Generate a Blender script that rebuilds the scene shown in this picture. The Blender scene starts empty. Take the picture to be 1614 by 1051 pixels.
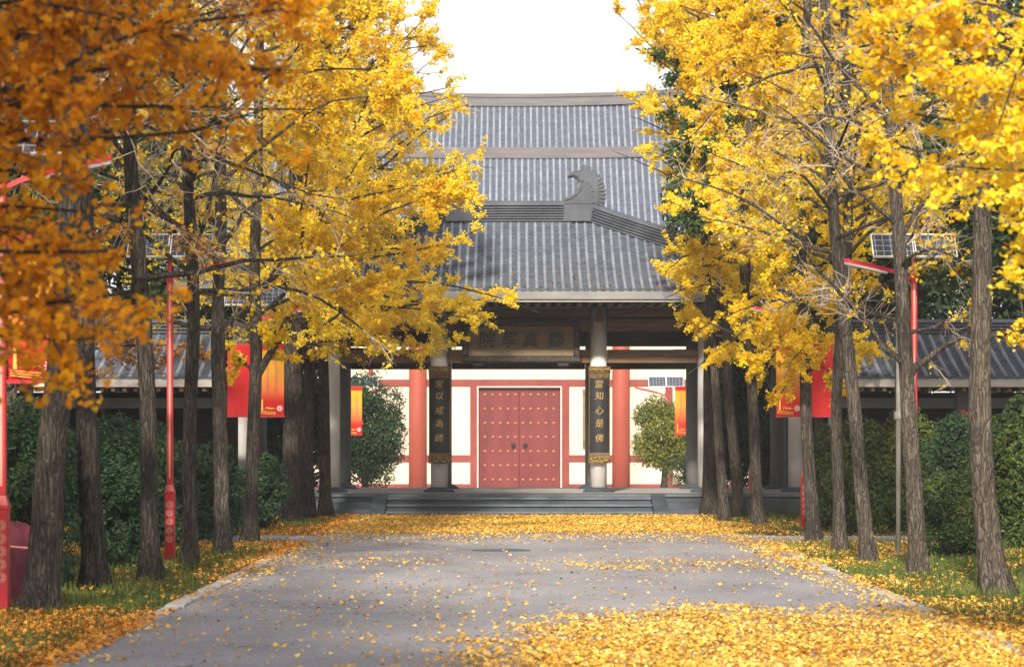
import bpy, math, random
import numpy as np
from mathutils import Vector, Matrix

# ------------------------------------------------------------------ camera, light
SC = bpy.context.scene
COL = SC.collection
R = math.radians
F, CX, HY, CZ = 4375.0, 807.0, 690.0, 1.6      # the photo's focal length in its pixels, its horizon, the eye height

cam = bpy.data.cameras.new('camera')
cam.sensor_width = 36.0
cam.lens = F * 36.0 / 1614.0
cam.shift_y = (HY - 525.5) / 1614.0
cam.clip_start = 0.5
cam.clip_end = 2000
cam.dof.use_dof = True
cam.dof.focus_distance = 48.0
cam.dof.aperture_fstop = 4.5
camo = bpy.data.objects.new('camera', cam)
COL.objects.link(camo)
camo.location = (0, 0, CZ)
camo.rotation_euler = (R(90), 0, 0)
SC.camera = camo

SUN_AZ, SUN_EL = R(7.5), R(29)                  # the sun is behind the camera's left shoulder
to_sun = Vector((-math.sin(SUN_AZ) * math.cos(SUN_EL), -math.cos(SUN_AZ) * math.cos(SUN_EL), math.sin(SUN_EL)))
w = bpy.data.worlds.new('World'); SC.world = w; w.use_nodes = True
nt = w.node_tree
sky = nt.nodes.new('ShaderNodeTexSky')
sky.sky_type = 'NISHITA'; sky.sun_disc = False
sky.sun_elevation = SUN_EL
sky.sun_rotation = math.atan2(to_sun.x, to_sun.y)
sky.air_density = 1.0; sky.dust_density = 4.0; sky.ozone_density = 1.0
# thin white autumn cloud veil, thicker towards the horizon
geo = nt.nodes.new('ShaderNodeTexCoord'); sep = nt.nodes.new('ShaderNodeSeparateXYZ'); nt.links.new(geo.outputs['Generated'], sep.inputs[0])
mr = nt.nodes.new('ShaderNodeMapRange'); mr.inputs['From Min'].default_value = 0.0; mr.inputs['From Max'].default_value = 0.55
mr.inputs['To Min'].default_value = 0.93; mr.inputs['To Max'].default_value = 0.26
nt.links.new(sep.outputs['Z'], mr.inputs['Value'])
cn = nt.nodes.new('ShaderNodeTexNoise'); cn.inputs['Scale'].default_value = 3.0; cn.inputs['Detail'].default_value = 6.0
nt.links.new(geo.outputs['Generated'], cn.inputs['Vector'])
cm = nt.nodes.new('ShaderNodeMath'); cm.operation = 'MULTIPLY_ADD'; cm.inputs[1].default_value = 0.25
ca = nt.nodes.new('ShaderNodeMath'); ca.operation = 'SUBTRACT'; ca.inputs[1].default_value = 0.12; ca.use_clamp = True
nt.links.new(cn.outputs[0], cm.inputs[0]); nt.links.new(mr.outputs[0], cm.inputs[2]); nt.links.new(cm.outputs[0], ca.inputs[0])
veil = nt.nodes.new('ShaderNodeMixRGB'); veil.inputs[2].default_value = (7.6, 7.3, 6.9, 1)
nt.links.new(ca.outputs[0], veil.inputs[0]); nt.links.new(sky.outputs[0], veil.inputs[1])
nt.links.new(veil.outputs[0], nt.nodes['Background'].inputs[0])
nt.nodes['Background'].inputs[1].default_value = 0.115
sl = bpy.data.lights.new('sun', 'SUN'); sl.energy = 4.0; sl.angle = R(3.0); sl.color = (1.0, 0.90, 0.75)
so = bpy.data.objects.new('sun', sl); COL.objects.link(so)
so.rotation_euler = to_sun.to_track_quat('Z', 'Y').to_euler()
SC.view_settings.view_transform = 'Standard'
SC.view_settings.look = 'None'
SC.view_settings.gamma = 1.0
SC.view_settings.exposure = 0.78
SC.cycles.max_bounces = 8
SC.cycles.diffuse_bounces = 4
SC.cycles.transmission_bounces = 6

# ------------------------------------------------------------------ materials
def mat(name, rough=0.8, spec=0.3):
    m = bpy.data.materials.new(name); m.use_nodes = True
    b = m.node_tree.nodes['Principled BSDF']
    b.inputs['Roughness'].default_value = rough
    b.inputs['Specular IOR Level'].default_value = spec
    return m, m.node_tree, b

def N(nt, t, **k):
    n = nt.nodes.new(t)
    for a, v in k.items():
        if a in n.inputs: n.inputs[a].default_value = v
        else: setattr(n, a, v)
    return n

def coords(nt, scale=(1, 1, 1)):
    tc = N(nt, 'ShaderNodeNewGeometry'); mp = N(nt, 'ShaderNodeMapping')
    mp.inputs['Scale'].default_value = scale
    nt.links.new(tc.outputs['Position'], mp.inputs[0])
    return mp.outputs[0]

def ramp(nt, src, stops):
    r = N(nt, 'ShaderNodeValToRGB'); e = r.color_ramp.elements
    while len(e) < len(stops): e.new(0.5)
    for i, (p, c) in enumerate(stops):
        e[i].position = p; e[i].color = (*c, 1)
    nt.links.new(src, r.inputs[0]); return r.outputs[0]

def noisy(name, c0, c1, scale=(3, 3, 3), rough=0.8, bump=0.0, detail=6, spec=0.3, c2=None, fine=0.0, bscale=None, metallic=0):
    """two- or three-tone procedural surface with bump"""
    m, t, b = mat(name, rough, spec)
    v = coords(t, scale)
    n = N(t, 'ShaderNodeTexNoise', Scale=1.0, Detail=detail, Roughness=0.65)
    t.links.new(v, n.inputs['Vector'])
    st = [(0.32, c0), (0.68, c1)] if c2 is None else [(0.3, c0), (0.5, c1), (0.7, c2)]
    col = ramp(t, n.outputs[0], st)
    if fine:
        n3 = N(t, 'ShaderNodeTexNoise', Scale=1.0, Detail=3.0)
        t.links.new(coords(t, (60, 60, 60)), n3.inputs['Vector'])
        mx = N(t, 'ShaderNodeMixRGB', blend_type='MULTIPLY'); mx.inputs[0].default_value = fine
        t.links.new(col, mx.inputs[1]); t.links.new(ramp(t, n3.outputs[0], [(0.3, (0.45,) * 3), (0.7, (1.3,) * 3)]), mx.inputs[2])
        col = mx.outputs[0]
    t.links.new(col, b.inputs['Base Color'])
    b.inputs['Metallic'].default_value = metallic
    if bump:
        n2 = N(t, 'ShaderNodeTexNoise', Scale=1.0, Detail=8.0, Roughness=0.7)
        bs = bscale or tuple(4 * s for s in scale)
        t.links.new(coords(t, bs), n2.inputs['Vector'])
        bp = N(t, 'ShaderNodeBump', Strength=bump, Distance=0.02)
        t.links.new(n2.outputs[0], bp.inputs['Height']); t.links.new(bp.outputs[0], b.inputs['Normal'])
    return m

def bark_mat(name, c0, c1, c2):
    m, t, b = mat(name, 0.95, 0.1)
    v = coords(t, (22, 22, 4))
    n = N(t, 'ShaderNodeTexNoise', Scale=1.0, Detail=7.0, Roughness=0.7, Distortion=0.8)
    t.links.new(v, n.inputs['Vector'])
    vo = N(t, 'ShaderNodeTexVoronoi', Scale=1.0, feature='DISTANCE_TO_EDGE')
    n7 = N(t, 'ShaderNodeTexNoise', Scale=1.0, Detail=4.0); t.links.new(coords(t, (9, 9, 3.5)), n7.inputs['Vector'])
    sc7 = N(t, 'ShaderNodeVectorMath', operation='SCALE'); sc7.inputs['Scale'].default_value = 3.2; t.links.new(n7.outputs['Color'], sc7.inputs[0])
    mpv = coords(t, (24, 24, 2.6))
    wp = N(t, 'ShaderNodeVectorMath', operation='ADD'); t.links.new(mpv, wp.inputs[0])
    t.links.new(sc7.outputs[0], wp.inputs[1]); t.links.new(wp.outputs[0], vo.inputs['Vector'])
    n5 = N(t, 'ShaderNodeTexNoise', Scale=1.7, Detail=3.0)
    t.links.new(coords(t, (1, 1, .6)), n5.inputs['Vector'])
    col = ramp(t, n.outputs[0], [(0.28, c0), (0.5, c1), (0.72, c2)])
    mx = N(t, 'ShaderNodeMixRGB', blend_type='MULTIPLY'); mx.inputs[0].default_value = 1
    t.links.new(col, mx.inputs[1]); t.links.new(ramp(t, n5.outputs[0], [(0.3, (0.7, 0.7, 0.7)), (0.7, (1.2, 1.15, 1.05))]), mx.inputs[2])
    m4 = N(t, 'ShaderNodeMixRGB', blend_type='MULTIPLY'); m4.inputs[0].default_value = 1
    t.links.new(mx.outputs[0], m4.inputs[1]); t.links.new(ramp(t, vo.outputs['Distance'], [(0.0, (0.42, 0.40, 0.39)), (0.16, (1.15, 1.12, 1.08))]), m4.inputs[2])
    t.links.new(m4.outputs[0], b.inputs['Base Color'])
    ml = N(t, 'ShaderNodeMath', operation='MULTIPLY'); t.links.new(vo.outputs['Distance'], ml.inputs[0]); ml.inputs[1].default_value = 2.0
    mn = N(t, 'ShaderNodeMath', operation='MINIMUM'); t.links.new(ml.outputs[0], mn.inputs[0]); mn.inputs[1].default_value = 0.6
    ad = N(t, 'ShaderNodeMath', operation='ADD'); t.links.new(mn.outputs[0], ad.inputs[0]); t.links.new(n.outputs[0], ad.inputs[1])
    bp = N(t, 'ShaderNodeBump', Strength=1.0, Distance=0.035)
    t.links.new(ad.outputs[0], bp.inputs['Height']); t.links.new(bp.outputs[0], b.inputs['Normal'])
    return m

def leaf_mat(name, stops, trans=0.4, rough=0.6):
    """leaf colour varies leaf by leaf with the 'tint' value stored on the leaf"""
    m, t, b = mat(name, rough, 0.25)
    a = N(t, 'ShaderNodeAttribute', attribute_name='tint')
    col = ramp(t, a.outputs['Fac'], stops)
    t.links.new(col, b.inputs['Base Color'])
    tr = N(t, 'ShaderNodeBsdfTranslucent'); t.links.new(col, tr.inputs[0])
    mx = N(t, 'ShaderNodeMixShader'); mx.inputs[0].default_value = trans
    t.links.new(b.outputs[0], mx.inputs[1]); t.links.new(tr.outputs[0], mx.inputs[2])
    t.links.new(mx.outputs[0], t.nodes['Material Output'].inputs[0])
    return m

M = {}
M['yellow'] = leaf_mat('ginkgo_leaf', [(0.0, (0.52, 0.24, 0.008)), (0.3, (0.84, 0.51, 0.008)), (0.65, (0.94, 0.73, 0.022)), (1.0, (0.96, 0.84, 0.10))], 0.55)
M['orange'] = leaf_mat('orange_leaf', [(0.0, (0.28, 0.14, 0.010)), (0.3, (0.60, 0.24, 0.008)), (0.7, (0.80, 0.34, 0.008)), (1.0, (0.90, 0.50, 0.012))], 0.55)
M['brown'] = leaf_mat('brown_leaf', [(0.0, (0.13, 0.06, 0.02)), (0.5, (0.30, 0.14, 0.035)), (1.0, (0.5, 0.26, 0.05))], 0.35)
M['green'] = leaf_mat('evergreen_leaf', [(0.0, (0.020, 0.040, 0.018)), (0.5, (0.045, 0.085, 0.028)), (1.0, (0.10, 0.15, 0.035))], 0.22, 0.5)
M['shrub'] = leaf_mat('shrub_leaf', [(0.0, (0.018, 0.045, 0.026)), (0.5, (0.038, 0.085, 0.040)), (1.0, (0.085, 0.16, 0.055))], 0.2, 0.45)
M['shrub_y'] = leaf_mat('shrub_leaf_olive', [(0.0, (0.025, 0.05, 0.02)), (0.5, (0.07, 0.115, 0.025)), (1.0, (0.20, 0.22, 0.03))], 0.25, 0.5)
M['lit_green'] = leaf_mat('sunlit_green_leaf', [(0.0, (0.05, 0.09, 0.02)), (0.5, (0.16, 0.19, 0.035)), (1.0, (0.34, 0.27, 0.04))], 0.3)  # sunlit look of the right courtyard tree put into its leaf colour
M['red_leaf'] = leaf_mat('red_leaf', [(0.0, (0.10, 0.01, 0.012)), (1.0, (0.32, 0.04, 0.03))], 0.3)
M['litter'] = leaf_mat('fallen_leaf', [(0.0, (0.26, 0.11, 0.03)), (0.25, (0.55, 0.27, 0.035)), (0.6, (0.76, 0.45, 0.055)), (1.0, (0.84, 0.62, 0.20))], 0.15)
M['litter_o'] = leaf_mat('fallen_leaf_orange', [(0.0, (0.30, 0.10, 0.02)), (0.4, (0.62, 0.24, 0.025)), (1.0, (0.82, 0.42, 0.07))], 0.15)
M['grass'] = leaf_mat('grass_blade', [(0.0, (0.04, 0.075, 0.016)), (0.5, (0.085, 0.13, 0.024)), (1.0, (0.20, 0.21, 0.05))], 0.25)
M['bark'] = bark_mat('bark', (0.045, 0.041, 0.039), (0.108, 0.097, 0.088), (0.21, 0.19, 0.172))
M['bark_dark'] = bark_mat('bark_dark', (0.026, 0.024, 0.023), (0.068, 0.062, 0.057), (0.14, 0.128, 0.117))
M['twig'] = noisy('twig', (0.24, 0.19, 0.15), (0.46, 0.38, 0.30), (6, 6, 6), 0.9)
M['twig_dark'] = noisy('twig_dark', (0.06, 0.045, 0.035), (0.14, 0.10, 0.075), (6, 6, 6), 0.9)
def road_mat():
    m, t, b = mat('road_surface', 0.9, 0.25)
    n1 = N(t, 'ShaderNodeTexNoise', Scale=1.0, Detail=6.0, Roughness=0.6); t.links.new(coords(t, (.55, .22, 1)), n1.inputs['Vector'])
    n2 = N(t, 'ShaderNodeTexNoise', Scale=1.0, Detail=4.0, Roughness=0.8); t.links.new(coords(t, (38, 26, 30)), n2.inputs['Vector'])
    c1 = ramp(t, n1.outputs[0], [(0.3, (0.215, 0.21, 0.228)), (0.5, (0.275, 0.27, 0.292)), (0.7, (0.34, 0.333, 0.355))])
    m1 = N(t, 'ShaderNodeMixRGB', blend_type='MULTIPLY'); m1.inputs[0].default_value = 1
    t.links.new(c1, m1.inputs[1]); t.links.new(ramp(t, n2.outputs[0], [(0.32, (0.62, 0.62, 0.64)), (0.5, (1, 1, 1)), (0.68, (1.28, 1.27, 1.24))]), m1.inputs[2])
    vc = N(t, 'ShaderNodeTexVoronoi', Scale=1.0, feature='DISTANCE_TO_EDGE')
    n3 = N(t, 'ShaderNodeTexNoise', Scale=1.0, Detail=5.0); t.links.new(coords(t, (1.5, 1.2, 1)), n3.inputs['Vector'])
    ad = N(t, 'ShaderNodeVectorMath', operation='ADD'); t.links.new(coords(t, (.33, .16, 1)), ad.inputs[0]); t.links.new(n3.outputs['Color'], ad.inputs[1]); t.links.new(ad.outputs[0], vc.inputs['Vector'])
    m2 = N(t, 'ShaderNodeMixRGB', blend_type='MULTIPLY'); m2.inputs[0].default_value = 0.8
    t.links.new(m1.outputs[0], m2.inputs[1]); t.links.new(ramp(t, vc.outputs['Distance'], [(0.0, (0.42, 0.41, 0.41)), (0.012, (1, 1, 1))]), m2.inputs[2])
    t.links.new(m2.outputs[0], b.inputs['Base Color'])
    bp = N(t, 'ShaderNodeBump', Strength=0.6, Distance=0.01); t.links.new(n2.outputs[0], bp.inputs['Height']); t.links.new(bp.outputs[0], b.inputs['Normal'])
    return m
M['road'] = road_mat()
M['kerb'] = noisy('kerb_stone', (0.32, 0.31, 0.29), (0.48, 0.46, 0.42), (3, 1.2, 3), 0.85, 0.3, fine=0.2)
M['soil'] = noisy('soil_and_grass', (0.05, 0.075, 0.018), (0.09, 0.10, 0.03), (1.3, 1.3, 1.3), 1.0, 0.4, c2=(0.17, 0.115, 0.03))
M['court'] = noisy('courtyard_paving', (0.36, 0.33, 0.30), (0.48, 0.45, 0.41), (1, 1, 1), 0.85, 0.2)
M['stone_edge'] = noisy('pale_stone_edge', (0.085, 0.10, 0.125), (0.14, 0.16, 0.19), (2.5, 2.5, 5), 0.7, 0.25, fine=0.3)  # treads and platform edge, paler than the risers
M['stone'] = noisy('dark_stone', (0.045, 0.056, 0.074), (0.08, 0.097, 0.122), (2.6, 2.6, 5), 0.75, 0.25, fine=0.2)
M['tile'] = noisy('grey_roof_tile', (0.145, 0.165, 0.21), (0.215, 0.24, 0.30), (1.4, 1.4, 1.4), 0.6, 0.25, 8, c2=(0.30, 0.33, 0.395), fine=0.15)
M['pan'] = noisy('grey_pan_tile', (0.055, 0.067, 0.092), (0.11, 0.128, 0.168), (5, 5, 5), 0.8, 0.3, fine=0.25)
M['ridge'] = noisy('ridge_tile', (0.06, 0.07, 0.09), (0.105, 0.118, 0.145), (2, 2, 2), 0.7, 0.2, fine=0.12)
M['ridge_warm'] = noisy('weathered_ridge', (0.105, 0.10, 0.11), (0.165, 0.155, 0.165), (0.7, 0.7, 9), 0.85, 0.25)
M['fascia'] = noisy('pale_fascia', (0.17, 0.175, 0.19), (0.24, 0.24, 0.255), (1.5, 1.5, 3), 0.6, 0.05)
M['wing_fascia'] = noisy('pale_wing_fascia', (0.42, 0.40, 0.38), (0.55, 0.52, 0.48), (1.5, 1.5, 3), 0.7, 0.05)
M['wood'] = noisy('old_wood', (0.085, 0.05, 0.03), (0.17, 0.105, 0.062), (1.2, 8, 22), 0.75, 0.25, c2=(0.27, 0.175, 0.105))
M['wood_shade'] = noisy('shaded_wood', (0.018, 0.014, 0.012), (0.05, 0.036, 0.028), (2, 6, 14), 0.7, 0.2)  # timber under the roofs, its colour darkened to stand in for shade
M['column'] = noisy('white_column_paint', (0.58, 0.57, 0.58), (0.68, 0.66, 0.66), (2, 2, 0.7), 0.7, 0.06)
M['grey_and_shaded'] = noisy('grey_wall_and_column_shade', (0.16, 0.165, 0.175), (0.22, 0.225, 0.235), (1, 1, 1), 0.8, 0.1)
M['cream'] = noisy('cream_plaster', (0.50, 0.41, 0.32), (0.60, 0.50, 0.405), (0.9, 0.9, 0.35), 0.9, 0.1, fine=0.05, c2=(0.64, 0.54, 0.44))
M['red_paint'] = noisy('red_timber_paint', (0.17, 0.034, 0.030), (0.24, 0.052, 0.043), (1.4, 1.4, 1.0), 0.75, 0.15, fine=0.15)
M['red_col'] = noisy('red_column_paint', (0.25, 0.048, 0.032), (0.32, 0.072, 0.045), (0.8, 0.8, 0.4), 0.6, 0.06)
M['door'] = noisy('door_red', (0.11, 0.016, 0.017), (0.165, 0.027, 0.028), (2.2, 2.2, 0.5), 0.6, 0.15, fine=0.15)
M['stud'] = noisy('stud_gold', (0.25, 0.095, 0.05), (0.36, 0.15, 0.075), (9, 9, 9), 0.4, spec=0.6)
M['trim'] = noisy('cream_trim', (0.62, 0.48, 0.42), (0.72, 0.58, 0.5), (2, 2, 2), 0.8)
M['black'] = noisy('black_lacquer', (0.012, 0.013, 0.016), (0.03, 0.03, 0.034), (3, 3, 3), 0.5)
M['gold'] = noisy('worn_gold_carving', (0.03, 0.02, 0.01), (0.13, 0.08, 0.025), (30, 30, 30), 0.5, 0.6, c2=(0.30, 0.19, 0.055))
M['gilt'] = noisy('gilt_lettering', (0.36, 0.23, 0.08), (0.52, 0.35, 0.13), (20, 20, 20), 0.45)
M['plaque'] = noisy('plaque_panel', (0.13, 0.094, 0.054), (0.20, 0.15, 0.09), (3, 3, 9), 0.7, 0.1)
M['lamp_red'] = noisy('lamp_red_paint', (0.40, 0.008, 0.02), (0.50, 0.018, 0.028), (2, 2, 2), 0.42, spec=0.5)
M['lamp_pink'] = noisy('lamp_pale_inlay', (0.62, 0.26, 0.22), (0.72, 0.34, 0.28), (5, 5, 5), 0.5)
M['lens'] = noisy('lamp_lens', (0.30, 0.30, 0.31), (0.40, 0.40, 0.41), (4, 4, 4), 0.3)
M['white'] = noisy('white_frame_paint', (0.66, 0.66, 0.66), (0.78, 0.78, 0.78), (4, 4, 4), 0.5)
M['steel'] = noisy('grey_steel', (0.28, 0.27, 0.25), (0.38, 0.37, 0.34), (4, 4, 4), 0.5)
M['cloth_red'] = noisy('banner_red', (0.48, 0.012, 0.016), (0.56, 0.025, 0.024), (3, 3, 3), 0.75)
M['maroon'] = noisy('maroon_sheet', (0.07, 0.012, 0.02), (0.16, 0.028, 0.045), (5, 5, 5), 0.7, 0.5)
M['star'] = noisy('banner_gold_print', (0.80, 0.42, 0.06), (0.90, 0.55, 0.10), (5, 5, 5), 0.7)
M['print_purple'] = noisy('banner_purple_print', (0.40, 0.14, 0.20), (0.5, 0.2, 0.26), (5, 5, 5), 0.7)
M['print_pale'] = noisy('banner_pale_print', (0.80, 0.55, 0.48), (0.9, 0.68, 0.6), (5, 5, 5), 0.7)

def banner_mat():
    m, t, b = mat('banner_sunset_print', 0.75, 0.2)
    tc = N(t, 'ShaderNodeTexCoord'); sp = N(t, 'ShaderNodeSeparateXYZ')
    t.links.new(tc.outputs['Object'], sp.inputs[0])
    mr = N(t, 'ShaderNodeMapRange'); mr.inputs['From Min'].default_value = 1.97; mr.inputs['From Max'].default_value = 3.25
    t.links.new(sp.outputs['Z'], mr.inputs['Value'])
    c = ramp(t, mr.outputs[0], [(0.0, (0.50, 0.012, 0.016)), (0.22, (0.54, 0.028, 0.022)), (0.38, (0.66, 0.17, 0.04)), (0.62, (0.70, 0.32, 0.04)), (0.9, (0.70, 0.36, 0.025)), (0.93, (0.5, 0.018, 0.018))])
    t.links.new(c, b.inputs['Base Color']); return m
M['cloth_sun'] = banner_mat()

def solar_mat():
    m, t, b = mat('solar_cells', 0.18, 0.6)
    tc = N(t, 'ShaderNodeTexCoord')
    br = N(t, 'ShaderNodeTexBrick', Scale=1.0); br.offset = 0.0; br.squash = 1.0
    br.inputs['Color1'].default_value = (0.030, 0.036, 0.055, 1); br.inputs['Color2'].default_value = (0.045, 0.052, 0.075, 1)
    br.inputs['Mortar'].default_value = (0.30, 0.32, 0.36, 1)
    br.inputs['Mortar Size'].default_value = 0.005; br.inputs['Brick Width'].default_value = 0.1; br.inputs['Row Height'].default_value = 0.1
    t.links.new(tc.outputs['Object'], br.inputs['Vector'])
    t.links.new(br.outputs[0], b.inputs['Base Color']); return m
M['solar'] = solar_mat()

# ------------------------------------------------------------------ scene helpers
def P(px, py, D):
    """a point of the photograph that stands D metres from the eye"""
    return np.array([(px - CX) * D / F, D, CZ - (py - HY) * D / F])

def props(o, label=None, cat=None, group=None, kind=None):
    if label: o['label'] = label
    if cat: o['category'] = cat
    if group: o['group'] = group
    if kind: o['kind'] = kind
    return o

def empty(name, loc, label=None, cat=None, group=None):
    o = bpy.data.objects.new(name, None); COL.objects.link(o)
    o.location = tuple(float(v) for v in loc); o.empty_display_size = 0.2
    return props(o, label, cat, group)

ORG = {}
def origin_of(parent):
    if parent is None: return np.zeros(3)
    while parent.parent: parent = parent.parent
    return np.array(parent.location)

def link_mesh(name, me, m, parent=None, loc=None):
    if m is not None: me.materials.append(m)
    o = bpy.data.objects.new(name, me); COL.objects.link(o)
    if parent is not None: o.parent = parent
    if loc is not None: o.location = tuple(float(v) for v in loc)
    return o

def bulk(name, V, groups, m, parent=None, smooth=False, tint=None, loc=None):
    """big mesh from arrays; groups is a list of (faces, k) integer arrays"""
    V = np.asarray(V, dtype=np.float64).reshape(-1, 3)
    if parent is not None: V = V - origin_of(parent)
    elif loc is not None: V = V - np.asarray(loc)
    me = bpy.data.meshes.new(name)
    groups = [np.asarray(g, dtype=np.int32) for g in groups if len(g)]
    lv = np.concatenate([g.ravel() for g in groups])
    tot = np.concatenate([np.full(len(g), g.shape[1], dtype=np.int32) for g in groups])
    st = np.concatenate([[0], np.cumsum(tot)[:-1]]).astype(np.int32)
    me.vertices.add(len(V)); me.vertices.foreach_set('co', V.astype(np.float32).ravel())
    me.loops.add(len(lv)); me.loops.foreach_set('vertex_index', lv)
    me.polygons.add(len(tot)); me.polygons.foreach_set('loop_start', st); me.polygons.foreach_set('loop_total', tot)
    me.polygons.foreach_set('use_smooth', np.full(len(tot), bool(smooth)))
    if tint is not None:
        a = me.attributes.new('tint', 'FLOAT', 'POINT'); a.data.foreach_set('value', np.asarray(tint, dtype=np.float32))
    me.update(calc_edges=True)
    return link_mesh(name, me, m, parent, loc if parent is None else None)

class MB:
    """collects simple shapes in world coordinates and links them as one mesh"""
    def __init__(s): s.v = []; s.f = []
    def add(s, vs, fs):
        b = len(s.v); s.v += [tuple(float(c) for c in p) for p in vs]; s.f += [tuple(i + b for i in f) for f in fs]; return s
    def box(s, x0, x1, y0, y1, z0, z1):
        return s.add([(x0, y0, z0), (x1, y0, z0), (x1, y1, z0), (x0, y1, z0), (x0, y0, z1), (x1, y0, z1), (x1, y1, z1), (x0, y1, z1)],
                     [(3, 2, 1, 0), (4, 5, 6, 7), (0, 1, 5, 4), (1, 2, 6, 5), (2, 3, 7, 6), (3, 0, 4, 7)])
    def bevbox(s, x0, x1, y0, y1, z0, z1, b=0.01):
        """box whose front outline and top are chamfered"""
        pr = [(x0 + b, z0), (x1 - b, z0), (x1, z0 + b), (x1, z1 - b), (x1 - b, z1), (x0 + b, z1), (x0, z1 - b), (x0, z0 + b)]
        inn = [(min(max(px, x0 + b), x1 - b), min(max(pz, z0 + b), z1 - b)) for px, pz in pr]
        vs = [(px, y0, pz) for px, pz in inn] + [(px, y0 + b, pz) for px, pz in pr] + [(px, y1, pz) for px, pz in pr]
        n = 8; fs = [tuple(range(n)), tuple(reversed(range(2 * n, 3 * n)))]
        for a in (0, n):
            for i in range(n): fs.append((a + i, a + n + i, a + n + (i + 1) % n, a + (i + 1) % n))
        return s.add(vs, fs)
    def lathe(s, cx, cy, prof, n=20):
        """profile of (radius, z)"""
        vs = [(cx + r * math.cos(2 * math.pi * k / n), cy + r * math.sin(2 * math.pi * k / n), z) for r, z in prof for k in range(n)]
        fs = [(j * n + k, j * n + (k + 1) % n, (j + 1) * n + (k + 1) % n, (j + 1) * n + k) for j in range(len(prof) - 1) for k in range(n)]
        fs += [tuple(reversed(range(n))), tuple(range((len(prof) - 1) * n, len(prof) * n))]
        return s.add(vs, fs)
    def prism(s, poly, y0, y1):
        """outline of (x, z) points, given depth"""
        n = len(poly)
        vs = [(x, y0, z) for x, z in poly] + [(x, y1, z) for x, z in poly]
        fs = [tuple(range(n)), tuple(reversed(range(n, 2 * n)))] + [(i, i + n, (i + 1) % n + n, (i + 1) % n) for i in range(n)]
        return s.add(vs, fs)
    def sweep(s, path, prof, closed=True):
        """carry a (side, up) profile along a path of points"""
        path = [Vector(p) for p in path]; n = len(prof); vs = []
        for i, p in enumerate(path):
            t = (path[min(i + 1, len(path) - 1)] - path[max(i - 1, 0)]).normalized()
            side = t.cross(Vector((0, 0, 1))).normalized(); up = side.cross(t)
            for a, b in prof: vs.append(p + side * a + up * b)
        fs = [(j * n + k, j * n + (k + 1) % n, (j + 1) * n + (k + 1) % n, (j + 1) * n + k) for j in range(len(path) - 1) for k in range(n)]
        fs += [tuple(reversed(range(n))), tuple(range((len(path) - 1) * n, len(path) * n))]
        return s.add(vs, fs)
    def build(s, name, m, parent=None, smooth=False, bevel=0.0):
        o = origin_of(parent)
        me = bpy.data.meshes.new(name)
        me.from_pydata([(x - o[0], y - o[1], z - o[2]) for x, y, z in s.v], [], s.f)
        import bmesh
        bm = bmesh.new(); bm.from_mesh(me); bmesh.ops.recalc_face_normals(bm, faces=bm.faces[:])
        if bevel:
            bmesh.ops.bevel(bm, geom=bm.edges[:], offset=bevel, segments=1, affect='EDGES')
        bm.to_mesh(me); bm.free()
        if smooth:
            me.polygons.foreach_set('use_smooth', [len(p.vertices) == 4 for p in me.polygons])
        me.update()
        return link_mesh(name, me, m, parent)

def copy_tree(o, parent=None):
    c = o.copy(); COL.objects.link(c)
    if parent is not None: c.parent = parent
    for ch in list(o.children): copy_tree(ch, c)
    return c

def glyph(name, body, size, cx, cz, y, m, parent, bold=0.02, shear=0.15, thick=0.006, lean=0.0):
    """one written character as raised mesh, centred at (cx, y, cz), facing the eye"""
    c = bpy.data.curves.new(name, 'FONT'); c.body = body; c.size = size; c.shear = shear
    c.offset = bold * size; c.extrude = thick; c.align_x = 'CENTER'; c.resolution_u = 3
    t = bpy.data.objects.new(name, c); COL.objects.link(t)
    bpy.context.view_layer.update()
    me = bpy.data.meshes.new_from_object(t)
    bpy.data.objects.remove(t); me.name = name
    V = np.empty(len(me.vertices) * 3); me.vertices.foreach_get('co', V); V = V.reshape(-1, 3)
    mid = (V.max(0) + V.min(0)) / 2
    o = origin_of(parent)
    W = np.stack([cx + V[:, 0] - mid[0] - o[0], y - V[:, 2] + (V[:, 1] - mid[1]) * lean - o[1], cz + V[:, 1] - mid[1] - o[2]], 1)
    me.vertices.foreach_set('co', W.ravel()); me.materials.clear(); me.update()
    return link_mesh(name, me, m, parent)

# ------------------------------------------------------------------ vegetation helpers
def norm(a): return a / np.maximum(np.linalg.norm(a, axis=-1, keepdims=True), 1e-9)

def tubes(Pt, Rd, S):
    """Pt (N,K,3) polylines, Rd (N,K) radii -> vertices and quads"""
    Nn, K, _ = Pt.shape
    T = np.empty_like(Pt); T[:, 1:-1] = Pt[:, 2:] - Pt[:, :-2]; T[:, 0] = Pt[:, 1] - Pt[:, 0]; T[:, -1] = Pt[:, -1] - Pt[:, -2]
    T = norm(T)
    mean = norm(Pt[:, -1] - Pt[:, 0])
    ref = np.where(np.abs(mean[:, 2:3]) > 0.75, np.array([[1., 0, 0]]), np.array([[0, 0, 1.]]))[:, None, :]
    A = norm(np.cross(T, np.broadcast_to(ref, T.shape))); B = np.cross(T, A)
    ang = np.arange(S) * 2 * np.pi / S
    V = Pt[:, :, None, :] + Rd[:, :, None, None] * (A[:, :, None, :] * np.cos(ang)[None, None, :, None] + B[:, :, None, :] * np.sin(ang)[None, None, :, None])
    idx = np.arange(Nn * K * S).reshape(Nn, K, S)
    a = idx[:, :-1, :]; b = np.roll(idx, -1, 2)[:, :-1, :]; c = np.roll(idx, -1, 2)[:, 1:, :]; d = idx[:, 1:, :]
    return V.reshape(-1, 3), np.stack([a, b, c, d], -1).reshape(-1, 4)

def merge(parts):
    V = []; Fq = []; b = 0
    for v, f in parts:
        V.append(v); Fq.append(f + b); b += len(v)
    return np.concatenate(V), np.concatenate(Fq)

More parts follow.
